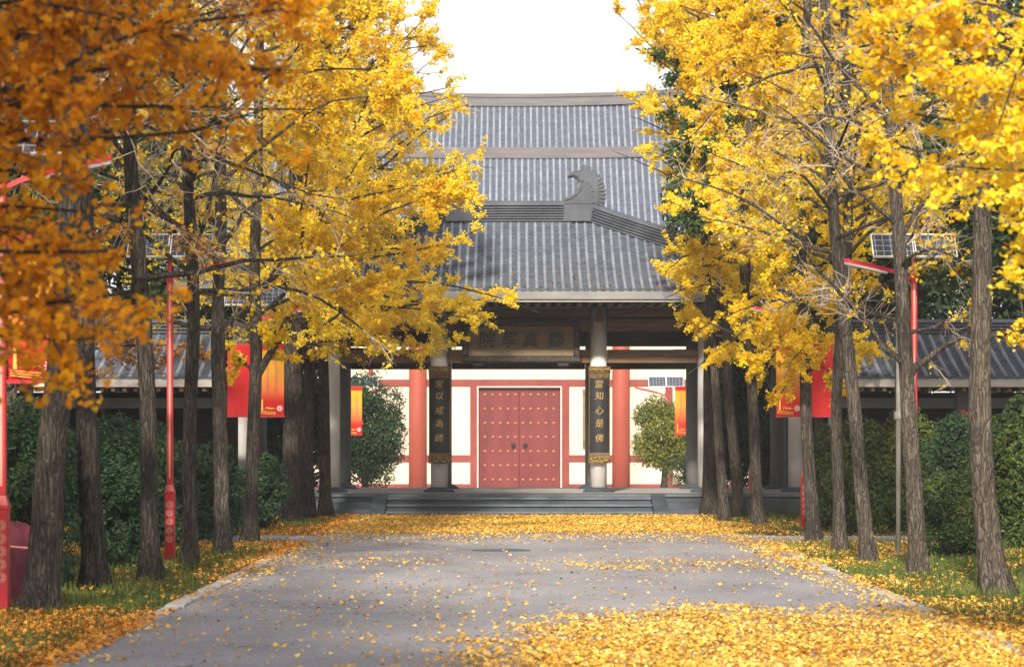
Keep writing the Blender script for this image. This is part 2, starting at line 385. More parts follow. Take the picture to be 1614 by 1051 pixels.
LEAF_FAN = np.array([(0, 0, 0), (-.52, .58, .05), (-.30, .93, .0), (0, .80, -.05), (.30, .93, .0), (.52, .58, .05)])
LEAF_KITE = np.array([(0, 0, 0), (-.52, .70, .06), (0, .98, -.02), (.52, .70, .06)])
LEAF_OVAL = np.array([(0, 0, 0), (-.24, .5, .05), (0, 1.05, 0), (.24, .5, .05)])

def leaves(rng, C, size, shape=LEAF_KITE, up=None, upw=0.0, jit=0.35):
    """scatter one leaf at every centre"""
    n = len(C); k = len(shape)
    Z = norm(rng.normal(size=(n, 3)))
    if up is not None: Z = norm(Z + upw * up)
    Y = norm(np.cross(Z, norm(rng.normal(size=(n, 3))))); X = np.cross(Y, Z)
    s = size * (1 + jit * (rng.random(n) - .5) * 2)
    V = C[:, None, :] + s[:, None, None] * (X[:, None, :] * shape[None, :, 0:1] + Y[:, None, :] * (shape[None, :, 1:2] - .5) + Z[:, None, :] * shape[None, :, 2:3])
    return V.reshape(-1, 3), np.arange(n * k).reshape(n, k)

def resample(pts, K):
    pts = np.asarray(pts, dtype=float); d = np.r_[0, np.cumsum(np.linalg.norm(np.diff(pts, axis=0), axis=1))]
    t = np.linspace(0, d[-1], K)
    q = np.stack([np.interp(t, d, pts[:, i]) for i in range(3)], 1)
    for _ in range(2): q[1:-1] = .25 * q[:-2] + .5 * q[1:-1] + .25 * q[2:]
    return q

def lump(p, seed, f=1.0):
    """smooth pseudo noise in about -1..1"""
    r = np.random.default_rng(seed); s = 0
    for _ in range(5):
        k = r.normal(size=3) * 1.9 * f; s = s + np.sin(p @ k + r.random() * 6.28)
    return s / 3.0

def grow(name, label, cat, trunk, r0, r1, seed, nl=26, ulo=.25, reach=3.0, nleaf=16000, lsize=.075, leaf='yellow', bark='bark', twig='twig',
         tint=(.62, .16), xlim=None, side=0, extra=(), sec=4.2, twigs=1.0, group=None, zfloor=2.0, shape=LEAF_KITE, el=(8, 48), bare=0.12, upto=1.0, droop=.25, clip=None, secs=1.0, bald=None):
    """a tree: flared trunk, limbs, branchlets, twigs and leaves in tufts along them"""
    rng = np.random.default_rng(seed)
    K = 30
    T = resample(trunk, K); dT = rng.normal(size=(K, 3)) * [.035, .035, 0]
    for _ in range(3): dT[1:-1] = .25 * dT[:-2] + .5 * dT[1:-1] + .25 * dT[2:]
    T[1:] += dT[1:] * np.linspace(.3, 1.3, K - 1)[:, None]
    zrel = T[:, 2] - T[0, 2]; u = np.linspace(0, 1, K)
    TR = (r0 + (r1 - r0) * u ** .85) * (1 + .38 * np.exp(-zrel / .22))
    root = empty(name, (trunk[0][0], trunk[0][1], max(trunk[0][2], 0)), label, cat, group)
    tv, tf = tubes(T[None], TR[None], 26)
    # uneven bole
    cen = np.repeat(T, 26, 0); dv = tv - cen
    wob = 1 + .07 * lump(np.c_[dv[:, :2] * 14, tv[:, 2] * 1.1], seed) + .035 * lump(np.c_[dv[:, :2] * 40, tv[:, 2] * 3], seed + 1)
    an_ = np.arctan2(dv[:, 1], dv[:, 0]); zz_ = tv[:, 2] - T[0, 2]
    wob = wob + np.exp(-zz_ / .16) * (.12 + .22 * np.sin(an_ * 4 + seed) * np.sin(an_ * 3 - seed * 2))
    tv = cen + dv * wob[:, None]
    parts = [(tv, tf)]
    # limbs
    L = []; Rr = []
    uu = np.sort(ulo + (upto - ulo) * rng.random(nl) ** .9)
    for i, ui in enumerate(uu):
        k = ui * (K - 1); a = int(min(k, K - 2)); p0 = T[a] + (T[a + 1] - T[a]) * (k - a)
        az = i * 2.4 + rng.random() * .8
        e = R(el[0] + (el[1] - el[0]) * rng.random())
        rel = (ui - ulo) / max(1 - ulo, .01)
        ln = reach * (1.0 - .55 * rel ** 1.5) * (.65 + .45 * rng.random())
        d = np.array([math.cos(az) * math.cos(e), math.sin(az) * math.cos(e), math.sin(e)])
        if side: d[0] += side * .35; d /= np.linalg.norm(d)
        pts = [p0]; step = ln / 9
        for j in range(9):
            d = d + rng.normal(size=3) * .13 + np.array([0, 0, .05 if rel > .5 else -.02 - droop * .08]); d /= np.linalg.norm(d)
            pts.append(pts[-1] + d * step)
        pts = np.array(pts)
        if xlim is not None:
            end = pts[-1]; lim = xlim(end[2], end[1])
            sgn = 1 if p0[0] < lim else -1
            if (end[0] - lim) * sgn > 0:
                sc = max(.12, abs(lim - p0[0]) / (abs(end[0] - p0[0]) + 1e-6)) * (.85 + .15 * rng.random())
                pts = p0 + (pts - p0) * min(sc, 1)
        lo = pts[:, 2] < zfloor
        pts[lo, 2] = zfloor + (pts[lo, 2] - zfloor) * .25
        rl = min(TR[a] * .45, .009 * ln + .010)
        L.append(pts); Rr.append(np.linspace(rl, .005, 10))
    for ex in extra:
        pts = resample(ex[0], 10); pts[1:] += rng.normal(size=(9, 3)) * .015
        L.append(pts); Rr.append(np.linspace(ex[1], ex[2] if len(ex) > 2 else .006, 10))
    L = np.array(L); Rr = np.array(Rr)
    parts.append(tubes(L, Rr, 7))
    ll = np.linalg.norm(L[:, -1] - L[:, 0], axis=1)
    # branchlets
    n2 = np.maximum((ll * sec * secs).astype(int), 3)
    li = np.repeat(np.arange(len(L)), n2); t = .12 + .88 * rng.random(len(li))
    k = t * 9; a = np.minimum(k.astype(int), 8); fr = (k - a)[:, None]
    S0 = L[li, a] * (1 - fr) + L[li, a + 1] * fr; dr = norm(L[li, a + 1] - L[li, a])
    sd = norm(np.cross(dr, norm(rng.normal(size=dr.shape))))
    an = R(25) + R(45) * rng.random(len(li))
    d2 = norm(dr * np.cos(an)[:, None] + sd * np.sin(an)[:, None] + np.array([0, 0, -.12 * droop * 2]))
    l2 = (.28 + .75 * rng.random(len(li))) * (1.15 - .75 * t) * np.clip(ll[li] / 2.2, .35, 1.2)
    Q = [S0]; d = d2
    for j in range(4):
        d = norm(d + rng.normal(size=d.shape) * .16 + np.array([0, 0, -.05 * droop * 2])); Q.append(Q[-1] + d * (l2 / 4)[:, None])
    Q = np.stack(Q, 1)
    keep = np.ones(len(Q), bool)
    if xlim is not None:
        lim = np.array([xlim(q[2], q[1]) for q in Q[:, -1]]); sg = np.sign(lim - trunk[0][0])
        keep = (Q[:, -1, 0] - lim) * sg < .12 * rng.random(len(Q))
    if clip is not None: keep &= ~clip(Q[:, -1])
    Q = Q[keep]; li = li[keep]; l2 = l2[keep]
    parts2 = [tubes(Q, np.linspace(.0085, .0035, 5)[None] * (.7 + .5 * rng.random(len(Q)))[:, None], 4)]
    # twigs
    nt3 = int(3 * twigs) + 1
    ti = np.repeat(np.arange(len(Q)), nt3); t3 = rng.random(len(ti)) * .95; k = t3 * 4; a = np.minimum(k.astype(int), 3); fr = (k - a)[:, None]
    S3 = Q[ti, a] * (1 - fr) + Q[ti, a + 1] * fr
    d3 = norm(norm(Q[ti, a + 1] - Q[ti, a]) * .8 + norm(rng.normal(size=S3.shape)) * .9)
    l3 = .10 + .26 * rng.random(len(ti))
    W = np.stack([S3, S3 + d3 * (l3 * .5)[:, None], S3 + (d3 + rng.normal(size=d3.shape) * .18) * l3[:, None]], 1)
    parts2.append(tubes(W, np.array([.0035, .003, .002])[None] * np.ones((len(W), 1)), 3))
    o = bulk('trunk', *(lambda vf: (vf[0], [vf[1]]))(merge(parts)), M[bark], root, smooth=True)
    bulk('twigs', *(lambda vf: (vf[0], [vf[1]]))(merge(parts2)), M[twig], root)
    # leaves in tufts
    if nleaf:
        nc = nleaf // 5
        w3 = l3.copy(); alive = (lump(S3, seed + 9, .55) + .7 * rng.normal(size=len(w3)) * .4) > (bare * 3 - 1.2)
        w3 = w3 * np.where(alive, 1, .06)
        if bald is not None: w3 = w3 * np.where(bald(S3), .10, 1)
        w3 /= w3.sum()
        i3 = rng.choice(len(w3), nc, p=w3); f = rng.random(nc)[:, None]
        use2 = rng.random(nc) < .3
        C = W[i3, 0] * (1 - f) + W[i3, 2] * f
        q = Q[ti[i3]]; kk = (f[:, 0] * 3.99); aa = kk.astype(int); ff = (kk - aa)[:, None]
        C2 = q[np.arange(nc), aa] * (1 - ff) + q[np.arange(nc), aa + 1] * ff
        C = np.where(use2[:, None], C2, C)
        tc = np.clip(tint[0] + .16 * lump(C, seed + 3, .8) + tint[1] * .6 * rng.normal(size=nc), 0, 1)
        C = np.repeat(C, 5, 0) + rng.normal(size=(nc * 5, 3)) * .046 * (lsize / .07)
        tl = np.clip(np.repeat(tc, 5) + tint[1] * rng.normal(size=nc * 5), 0, 1)
        lv, lf = leaves(rng, C, lsize, shape, np.array([[-.1, -.6, .6]]), .85)
        bulk('crown', lv, [lf], M[leaf], root, tint=np.repeat(tl, len(shape)))
    return root

def blob(name, label, cat, centre, radii, seed, n=9000, lsize=.07, leaf='shrub', clumps=26, trunk=None, group=None, tint=(.5, .2), shape=LEAF_OVAL, rag=.3, flat=False):
    """a leafy mass: many ragged clumps of leaves over stems"""
    rng = np.random.default_rng(seed); c = np.asarray(centre, float); r = np.asarray(radii, float)
    base = (c[0], c[1], (trunk[0][0][2] if trunk else max(0, c[2] - r[2])))
    root = empty(name, base, label, cat, group)
    D = norm(rng.normal(size=(clumps, 3)) + np.array([0, -.25, .15]))
    cc = c + D * r * (.50 + .34 * rng.random((clumps, 1)))
    cr = (.24 + .20 * rng.random(clumps)) * r.mean()
    w = cr ** 2; w = w / w.sum(); ci = rng.choice(clumps, n, p=w)
    d = norm(rng.normal(size=(n, 3))); rad = cr[ci] * (1 - rag * rng.random(n) ** 1.5) * (1 + .16 * lump(d * 3 + cc[ci] * 7, seed + 1))
    C = cc[ci] + d * rad[:, None]
    ok = np.ones(n, bool) if trunk else C[:, 2] > .03
    C = C[ok]; d = d[ok]; ci = ci[ok]
    ct = rng.normal(size=clumps) * .12
    tl = np.clip(tint[0] + ct[ci] + tint[1] * rng.normal(size=len(C)), 0, 1)
    lv, lf = leaves(rng, C, lsize, shape, d + np.array([0, -.1, .3]), .9)
    bulk('foliage' if not trunk else 'crown', lv, [lf], M[leaf], root, tint=np.repeat(tl, len(shape)))
    b0 = np.array([c[0], c[1], base[2] + 0.0])
    if trunk:
        T = resample(trunk[0], 12); TR = np.linspace(trunk[1], trunk[2], 12)
        pp = [tubes(T[None], TR[None], 12)]
        top = T[-1]
    else:
        pp = []; top = b0
    S = np.stack([np.repeat(top[None], clumps, 0) + rng.normal(size=(clumps, 3)) * [.08, .08, 0], top * .5 + cc * .5 + rng.normal(size=cc.shape) * .05, cc], 1)
    pp.append(tubes(S, np.array([.02, .014, .006])[None] * np.ones((clumps, 1)) * (1.4 if trunk else 1), 5))
    V, Fq = merge(pp); bulk('trunk' if trunk else 'stems', V, [Fq], M['bark_dark'], root, smooth=True)
    return root
# ------------------------------------------------------------------ ground, road, paths
def gz(y):
    return float(np.interp(y, [66, 73, 85, 100], [0, -.30, -.77, -.9]))
rng0 = np.random.default_rng(5)
xs = np.r_[np.linspace(-900, -40, 12), np.linspace(-30, 30, 61), np.linspace(40, 900, 12)]
ys = np.r_[-300, -50, np.arange(0, 66, 1.5), 66, 69, 73, 77, 81, 85, 90, 100, 110, 130, 180, 300, 900]
GX, GY = np.meshgrid(xs, ys)
GZ = np.vectorize(gz)(GY) - .02
GZ = GZ + np.where((np.abs(GX) > 5.5) & (np.abs(GX) < 30) & (GY < 50), .05 * np.sin(GX * 1.1) * np.cos(GY * .7), 0) * .6
nx, ny = len(xs), len(ys)
ii = np.arange(nx * ny).reshape(ny, nx)
gq = np.stack([ii[:-1, :-1], ii[:-1, 1:], ii[1:, 1:], ii[1:, :-1]], -1).reshape(-1, 4)
g = bulk('ground', np.stack([GX, GY, GZ], -1).reshape(-1, 3), [gq], M['soil'], smooth=True); props(g, kind='structure')

def sheet(name, poly, z, m, thick=0.0):
    mb = MB(); n = len(poly)
    if thick:
        mb.add([(x, y, z) for x, y in poly] + [(x, y, z - thick) for x, y in poly], [tuple(range(n)), tuple(reversed(range(n, 2 * n)))] + [(i, (i + 1) % n, (i + 1) % n + n, i + n) for i in range(n)])
    else: mb.add([(x, y, z) for x, y in poly], [tuple(range(n))])
    o = mb.build(name, m); return props(o, kind='structure')
XL, XR = -3.10, 3.72
def arc(cx, cy, r, a0, a1, n=7): return [(cx + r * math.cos(R(a0 + (a1 - a0) * k / n)), cy + r * math.sin(R(a0 + (a1 - a0) * k / n))) for k in range(n + 1)]
road = [(XL, -20), (XR, -20), (XR, 38.8)] + arc(XR + 2.6, 38.8 + 3.2, 0.001, 0, 1, 1)[:0] + [(XR + .1, 40.3), (XR + .5, 41.6), (XR + 1.3, 42.4), (30, 42.8), (30, 45.6), (XR + .6, 45.4), (XR, 46.3), (XR, 57.0), (XL - .6, 57.0), (XL - .6, 46.5), (XL - 1.2, 45.6), (-30, 45.6), (-30, 42.8), (XL - 1.6, 42.6), (XL - .6, 41.6), (XL - .1, 40.0), (XL, 38.8)]
sheet('road', road, 0.004, M['road'])
mbk = MB()
def kerb(pts, w):
    for (xa, ya), (xb, yb) in zip(pts[:-1], pts[1:]):
        L = math.hypot(xb - xa, yb - ya); n = max(1, int(L / .9)); nxv = (-(yb - ya) / L * w, (xb - xa) / L * w)
        for k in range(n):
            if ya < 22 and k % 1: continue
            t0, t1 = (k + .012) / n, (k + 1 - .012) / n; j = float(rng0.normal()) * .006
            a = (xa + (xb - xa) * t0, ya + (yb - ya) * t0); b = (xa + (xb - xa) * t1, ya + (yb - ya) * t1)
            q = [(a[0] + j, a[1]), (b[0] + j, b[1]), (b[0] + nxv[0], b[1] + nxv[1]), (a[0] + nxv[0], a[1] + nxv[1])]
            mbk.add([(x, y, .022 + j) for x, y in q] + [(x, y, -.05) for x, y in q], [(0, 1, 2, 3), (0, 4, 5, 1), (1, 5, 6, 2), (2, 6, 7, 3), (3, 7, 4, 0)])
kerb([(XL, -10), (XL, 38.8), (XL - .1, 40.0), (XL - .6, 41.6)], .17)
kerb([(XR, -10), (XR, 38.8), (XR + .1, 40.3), (XR + .5, 41.6)], -.17)
props(mbk.build('kerb', M['kerb']), kind='structure')
ct = MB()
ct.add([(-14, 66.2, .012), (14, 66.2, .012), (14, 73, -.288), (-14, 73, -.288), (14, 85, -.758), (-14, 85, -.758), (14, 100, -.888), (-14, 100, -.888), (14, 110.5, -.888), (-14, 110.5, -.888)],
       [(0, 1, 2, 3), (3, 2, 4, 5), (5, 4, 6, 7), (7, 6, 8, 9)])
props(ct.build('courtyard', M['court']), kind='structure')
man = MB(); man.lathe(-.15, 39.4, [(.42, .002), (.42, .012), (.36, .014)], 24)
props(man.build('manhole_cover', M['ridge']), 'dark round manhole cover flush in the grey road', 'manhole cover')

# ------------------------------------------------------------------ curved tiled roofs
def hip_roof(tag, root, cx, y_e, y_r, z_e, z_r, W, Wr, sp, curve, lift, parts=('front', 'back', 'left', 'right'), rr=.36, tl=.30, pan_tl=.19):
    """barrel-and-pan roof of four slopes; y_e/y_r the front eave's and the ridge's distance"""
    Dp = y_r - y_e; H = z_r - z_e
    prof = lambda t: z_e + H * (curve * t + (1 - curve) * t * t)
    def surf(u, t, side):
        """u sideways, t up the slope"""
        if side in ('front', 'back'):
            w = W + (Wr - W) * t; k = np.abs(u) / W
            z = prof(t) + lift * np.clip(k - .45, 0, 1) ** 2 / .3 * (1 - t) ** 2
            y = y_e + Dp * t if side == 'front' else 2 * y_r - y_e - Dp * t
            return cx + u, y + 0 * u, z
        k = np.abs(u) / Dp
        z = prof(t) + lift * np.clip(k - .45, 0, 1) ** 2 / .3 * (1 - t) ** 2
        x = W + (Wr - W) * t
        return (cx - x if side == 'left' else cx + x) + 0 * u, y_r + u, z
    TV = []; TF = []; PV = []; PF = []; tb = pb = 0
    for side in parts:
        half = W if side in ('front', 'back') else Dp
        inner = Wr if side in ('front', 'back') else 0.0
        run = Dp if side in ('front', 'back') else (W - Wr)
        slope = math.hypot(run, H)
        nrow = int(2 * half / sp); us = (np.arange(nrow + 1) - nrow / 2) * sp
        n_t = max(8, int(slope / tl))
        for u in us:
            tm = 1.0 if abs(u) <= inner else (half - abs(u)) / (half - inner)
            if tm < .03: continue
            k = max(2, int(round(n_t * tm)))
            # barrel tiles: each tile a little wider at its lower end
            ts = []; rs = []
            for j in range(k):
                t0, t1 = tm * j / k, tm * (j + 1) / k
                ts += [t0 + .0005, t1 - .0005]; rs += [sp * rr * .5 * 1.14, sp * rr * .5 * .98]
            ts = np.array(ts); rs = np.array(rs) * 1.55
            x, y, z = surf(np.full(len(ts), u), ts, side)
            A = np.arange(6) * math.pi / 5
            off = np.cos(A)[None] * rs[:, None] * .66; upz = np.sin(A)[None] * rs[:, None] * .8 + sp * .03
            jx = rng0.normal() * sp * .02
            if side in ('front', 'back'): vx = x[:, None] + off + jx; vy = y[:, None] + 0 * off
            else: vx = x[:, None] + 0 * off; vy = y[:, None] + off + jx
            vz = z[:, None] + upz
            m = len(ts); TV.append(np.stack([vx, vy, vz], -1).reshape(-1, 3))
            ix = np.arange(m * 6).reshape(m, 6) + tb
            TF.append(np.stack([ix[:-1, :-1], ix[:-1, 1:], ix[1:, 1:], ix[1:, :-1]], -1).reshape(-1, 4)); tb += m * 6
            # round end disc at the eave
            c = np.stack([vx[0], vy[0], vz[0]], -1); low = c[[0, 5]] + np.array([0, 0, -sp * .16]);
            TV.append(np.concatenate([c, low])); TF.append(np.array([[tb, tb + 1, tb + 6, tb + 6], [tb + 1, tb + 2, tb + 7, tb + 6], [tb + 2, tb + 3, tb + 7, tb + 7], [tb + 3, tb + 4, tb + 5, tb + 7]]) + 0); tb += 8
        # pan courses between the rows
        kp = int(slope / pan_tl)
        for j in range(kp):
            t0, t1 = j / kp, min(1, (j + 1.12) / kp)
            w0 = half + (inner - half) * t0; w1 = half + (inner - half) * t1
            uu = np.linspace(-1, 1, 25)
            x0, y0, zz0 = surf(uu * w0, np.full(25, t0), side); x1, y1, zz1 = surf(uu * w1, np.full(25, t1), side)
            a = np.stack([x0, y0, zz0 + pan_tl * .20], -1); b = np.stack([x1, y1, zz1], -1); c = np.stack([x0, y0, zz0 - .012], -1)
            PV.append(np.concatenate([a, b, c])); q = np.arange(24)
            PF.append(np.stack([q, q + 1, q + 26, q + 25], -1) + pb); PF.append(np.stack([q, q + 50, q + 51, q + 1], -1) + pb); pb += 75
    TFc = np.concatenate(TF); tri = (TFc[:, 2] == TFc[:, 3])
    roof = bulk('roof', np.concatenate(PV), [np.concatenate(PF)], M['pan'], root)
    bt = bulk('barrel_tiles', np.concatenate(TV), [TFc[~tri], TFc[tri][:, :3]], M['tile'], roof, smooth=False)
    return roof, surf, prof

def course_profile(w, h, n):
    """stacked thin courses under a rounded cap"""
    pr = [(-w / 2, 0)]
    for k in range(n):
        z0 = h * .78 * k / n; z1 = h * .78 * (k + 1) / n
        pr += [(-w / 2, z0 + .002), (-w / 2, z1 - .42 * (z1 - z0)), (-w / 2 + .055, z1 - .42 * (z1 - z0)), (-w / 2 + .055, z1)]
    pr += [(-w / 2 - .015, h * .79), (-w / 2 + .01, h * .92), (-w / 4, h)]
    return pr + [(-a, b) for a, b in reversed(pr)]

# ------------------------------------------------------------------ gate pavilion in front
AX = .15
DF, DR = 60.5, 64.6
pav = empty('gate_pavilion', (AX, 62.5, 0), 'open grey-tiled gate pavilion on a dark stone platform at the end of the avenue', 'pavilion')
mb = MB(); mb.box(AX - 6.9, AX + 6.9, 58.3, 66.4, 0, .36); mb.build('platform', M['stone'], pav, bevel=.008)
mb = MB(); mb.box(AX - 6.93, AX + 6.93, 58.25, 59.6, .362, .42); mb.build('platform_edge', M['stone_edge'], pav, bevel=.008)
mb = MB(); mb.box(AX - 6.9, AX + 6.9, 59.6, 66.38, .362, .419); mb.build('floor', M['court'], pav)
for k in range(3):
    mb = MB(); x0, x1 = AX - 2.75, AX + 2.75; z1 = .365 - .135 * k + .0; yb = 58.25 - .40 * k
    xx = x0
    for wd in (1.5, 2.2, 1.8):
        mb.box(xx + .004, xx + wd - .004, yb - .42, yb - .003, 0 if k == 2 else z1 - .17, z1 - .05); xx += wd
    stp = mb.build('step', M['stone'], pav); mb = MB()
    for j, (a, b) in enumerate(((x0, x0 + 1.1), (x0 + 1.1, x0 + 3.4), (x0 + 3.4, x1))): mb.box(a + .004, b - .004, yb - .47, yb - .003, z1 - .046, z1)
    mb.build('tread', M['stone_edge'], stp)
for s in (-1, 1):
    xa = AX + s * 2.76; xb = AX + s * 3.06
    mb = MB(); a, b = min(xa, xb), max(xa, xb)
    mb.add([(a, 58.24, 0), (a, 56.85, 0), (a, 56.85, .09), (a, 58.24, .43), (b, 58.24, 0), (b, 56.85, 0), (b, 56.85, .09), (b, 58.24, .43)],
           [(0, 1, 2, 3), (4, 7, 6, 5), (1, 5, 6, 2), (2, 6, 7, 3), (0, 3, 7, 4)]); mb.build('ramp_slab', M['stone'], pav, bevel=.01)
    for k in range(2):
        mb = MB(); c = (3.08, 4.3) if k == 0 else (3.08, 4.0)
        a, b = sorted((AX + s * c[0], AX + s * c[1])); mb.box(a, b, 57.85 - .35 * k, 58.24 - .35 * k, 0, .26 - .13 * k); mb.build('side_step', M['stone'], pav, bevel=.006)
colx = [-6.05, -4.08, -1.735, 1.735, 4.08, 6.05]
for dd in (DF, DR):
    for cxx in colx:
        x = AX + cxx
        mb = MB(); mb.lathe(x, dd, [(.185, .47), (.185, 2.5), (.178, 4.45)], 24); c = mb.build('column', M['column'] if dd == DF else M['grey_and_shaded'], pav, smooth=True)  # rear columns coloured greyer than the front ones to look shaded
        mb = MB(); mb.lathe(x, dd, [(.34, .42), (.345, .45), (.26, .50), (.205, .53), (.187, .532)], 24); mb.build('column_base', M['stone'], c, smooth=False)
        if dd == DF:
            mb = MB(); mb.box(x - .10, x + .10, dd - .30, dd + .30, 4.12, 4.24); mb.box(x - .07, x + .07, dd - .5, dd + .5, 4.26, 4.36); mb.box(x - .22, x + .22, dd - .09, dd + .09, 4.25, 4.35); mb.build('bracket', M['wood'], c, bevel=.01)
zf = lambda py, D=DF: float(P(0, py, D)[2])
for i in range(5):
    a, b = AX + colx[i] + .186, AX + colx[i + 1] - .186
    for dd, rows, mt in ((DF, ((572, 551), (522, 503), (499, 487)), 'wood'), (DR, ((582, 571), (546, 514), (508, 486)), 'wood_shade')):
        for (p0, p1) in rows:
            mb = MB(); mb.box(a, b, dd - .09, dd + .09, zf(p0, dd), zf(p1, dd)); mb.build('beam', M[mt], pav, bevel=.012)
# the dark boarding above the rear beams and the ceiling
mb = MB(); mb.box(AX - 6.3, AX + 6.3, 65.0, 65.05, zf(546, 65), 4.72); mb.build('rear_boarding', M['wood_shade'], pav)
mb = MB(); mb.box(AX - 6.3, AX + 6.3, 60.3, 65.3, 4.46, 4.5); mb.build('ceiling', M['wood_shade'], pav)
for s in (-1, 1):
    mb = MB(); x = AX + s * 6.3; mb.box(min(x, x + s * .05), max(x, x + s * .05), 60.8, 64.4, .42, 4.2); mb.build('side_wall', M['grey_and_shaded'], pav)
YE, YR, ZE, ZR = 58.3, 62.5, 4.70, 6.46
roof, surf, prof = hip_roof('pav', pav, AX, YE, YR, ZE, ZR, 7.3, 1.62, .1865, .62, .22)
# eave board and rafters
mb = MB(); xs_ = np.linspace(-7.28, 7.28, 41)
lf = lambda u: .22 * max(abs(u) / 7.3 - .45, 0) ** 2 / .3
pts_ = [(AX + u, YE + .02, ZE - .19 + lf(u)) for u in xs_]
mb.sweep(pts_, [(-.0, 0), (.05, 0), (.05, .165), (0, .165)]); mb.build('eave_board', M['fascia'], roof)
mb = MB(); mb.sweep([(x, y + .05, z - .055) for x, y, z in pts_], [(0, 0), (.05, 0), (.05, .05), (0, .05)]); mb.build('eave_trim', M['steel'], roof)
for (a, b, c, d) in ((YE + .1, 60.3, ZE - .19, 4.50),):
    k = 0; u = -7.1
    mb = MB()
    while u < 7.15:
        l = lf(u); x = AX + u
        mb.add([(x - .04, a, c - .10 + l), (x + .04, a, c - .10 + l), (x + .04, a, c - .01 + l), (x - .04, a, c - .01 + l), (x - .04, b, d - .06), (x + .04, b, d - .06), (x + .04, b, d + .05), (x - .04, b, d + .05)],
               [(0, 1, 2, 3), (4, 7, 6, 5), (0, 4, 5, 1), (1, 5, 6, 2), (2, 6, 7, 3), (3, 7, 4, 0)]); u += .2205
    props(mb.build('rafters', M['wood'], roof))
mb = MB(); mb.add([(AX - 7.2, YE + .08, ZE - .10), (AX + 7.2, YE + .08, ZE - .10), (AX + 6.4, 60.4, 4.56), (AX - 6.4, 60.4, 4.56)], [(0, 1, 2, 3)]); mb.build('soffit', M['wood_shade'], roof)
# main ridge, hip ridges
mb = MB(); zr = ZR - .05
mb.sweep([(AX - 1.2, YR, zr), (AX, YR, zr), (AX + 1.2, YR, zr)], course_profile(.26, .52, 7)); mb.build('ridge', M['ridge'], roof)
for s in (-1, 1):
    for yy in (-1, 1):
        mb = MB(); pp = []
        for k in range(18):
            t = 1 - k / 17 * .985
            x = 7.3 + (1.62 - 7.3) * t; y = YR + yy * (YR - YE) * (1 - t)
            pp.append((AX + s * (x + .02), y, prof(t) + .22 * ((.55 ** 2) / .3) * (1 - t) ** 2 * np.clip((x / 7.3 - .45) / .55, 0, 1) ** 2 + .01 + .10 * max(0, (.06 - t)) / .06))
        mb.sweep(pp, course_profile(.24, .40, 5)); mb.build('hip_ridge', M['ridge'], roof)
# ridge-end ornament: block, curled tail, fan of ribs
ZOOM = [(1045, 617), (1045, 520), (1068, 514), (1092, 498), (1110, 474), (1112, 452), (1102, 436), (1086, 428), (1060, 430), (1066, 417), (1084, 407), (1118, 401), (1150, 406), (1176, 420), (1190, 445), (1193, 475), (1188, 560), (1165, 575), (1160, 617)]
def zo(x, y, D=YR): q = P(x / 2.69 + 500, y / 2.69 + 120, D); return (q[0] - AX, q[2])
for s in (1, -1):
    mb = MB(); poly = [(AX + s * a, b) for a, b in (zo(x, y) for x, y in ZOOM)]
    mb.prism(poly, YR - .17, YR + .17); orn = mb.build('ridge_ornament', M['ridge'], roof, bevel=0)
    mb = MB()
    for k in range(15):
        t = k / 14; a = R(95 - 118 * t); cxz = (1128, 470 + 55 * t); r0_, r1_ = 55 + 4 * t, 92 + 6 * math.sin(t * 3)
        p = zo(cxz[0] + r0_ * math.cos(a), cxz[1] - r0_ * math.sin(a)); q = zo(cxz[0] + r1_ * math.cos(a - .12), cxz[1] - r1_ * math.sin(a - .12))
        d = np.array(q) - np.array(p); nn = np.array([-d[1], d[0]]) / np.linalg.norm(d) * .032
        pl = [(p[0] - nn[0], p[1] - nn[1]), (q[0] - nn[0] * .8, q[1] - nn[1] * .8), (q[0] + nn[0] * .8, q[1] + nn[1] * .8), (p[0] + nn[0], p[1] + nn[1])]
        mb.prism([(AX + s * a_, b_) for a_, b_ in pl], YR - .12 - .01 * (k % 2), YR + .12)
    p = [zo(1176, 425), zo(1200, 450), zo(1207, 500), zo(1203, 575), zo(1180, 578), zo(1188, 500)]
    mb.prism([(AX + s * a_, b_) for a_, b_ in p], YR - .10, YR + .10)
    mb.build('fin', M['ridge'], orn)
    mb = MB()
    for (x, y) in ((1103, 452), (1126, 448), (1146, 455), (1160, 470), (1168, 492), (1170, 515), (1170, 538), (1168, 560)):
        a_, b_ = zo(x, y); X = AX + s * a_
        vs = [(X, YR - .215, b_)] + [(X + .026 * math.cos(j * math.pi / 4), YR - .16, b_ + .026 * math.sin(j * math.pi / 4)) for j in range(8)]
        mb.add(vs, [(0, 1 + j, 1 + (j + 1) % 8) for j in range(8)])
    mb.build('boss', M['ridge_warm'], orn)
    mb = MB(); a0 = zo(1046, 543); a1 = zo(1188, 546); xx = sorted((AX + s * a0[0], AX + s * a1[0])); mb.box(xx[0], xx[1], YR - .178, YR - .17, a0[1] - .006, a0[1] + .004); mb.build('joint', M['black'], orn)
    mb = MB()   # raised rim following the curl
    crv = [zo(x, y) for x, y in ((1050, 528), (1075, 520), (1100, 502), (1118, 476), (1120, 448), (1108, 430), (1088, 420), (1066, 424))]
    for p0, p1 in zip(crv[:-1], crv[1:]):
        d = np.array(p1) - np.array(p0); nn = np.array([-d[1], d[0]]) / np.linalg.norm(d) * .014
        mb.prism([(AX + s * c_, d_) for c_, d_ in ((p0[0] - nn[0], p0[1] - nn[1]), (p1[0] - nn[0], p1[1] - nn[1]), (p1[0] + nn[0], p1[1] + nn[1]), (p0[0] + nn[0], p0[1] + nn[1]))], YR - .20, YR - .165)
    mb.build('rim', M['ridge'], orn)

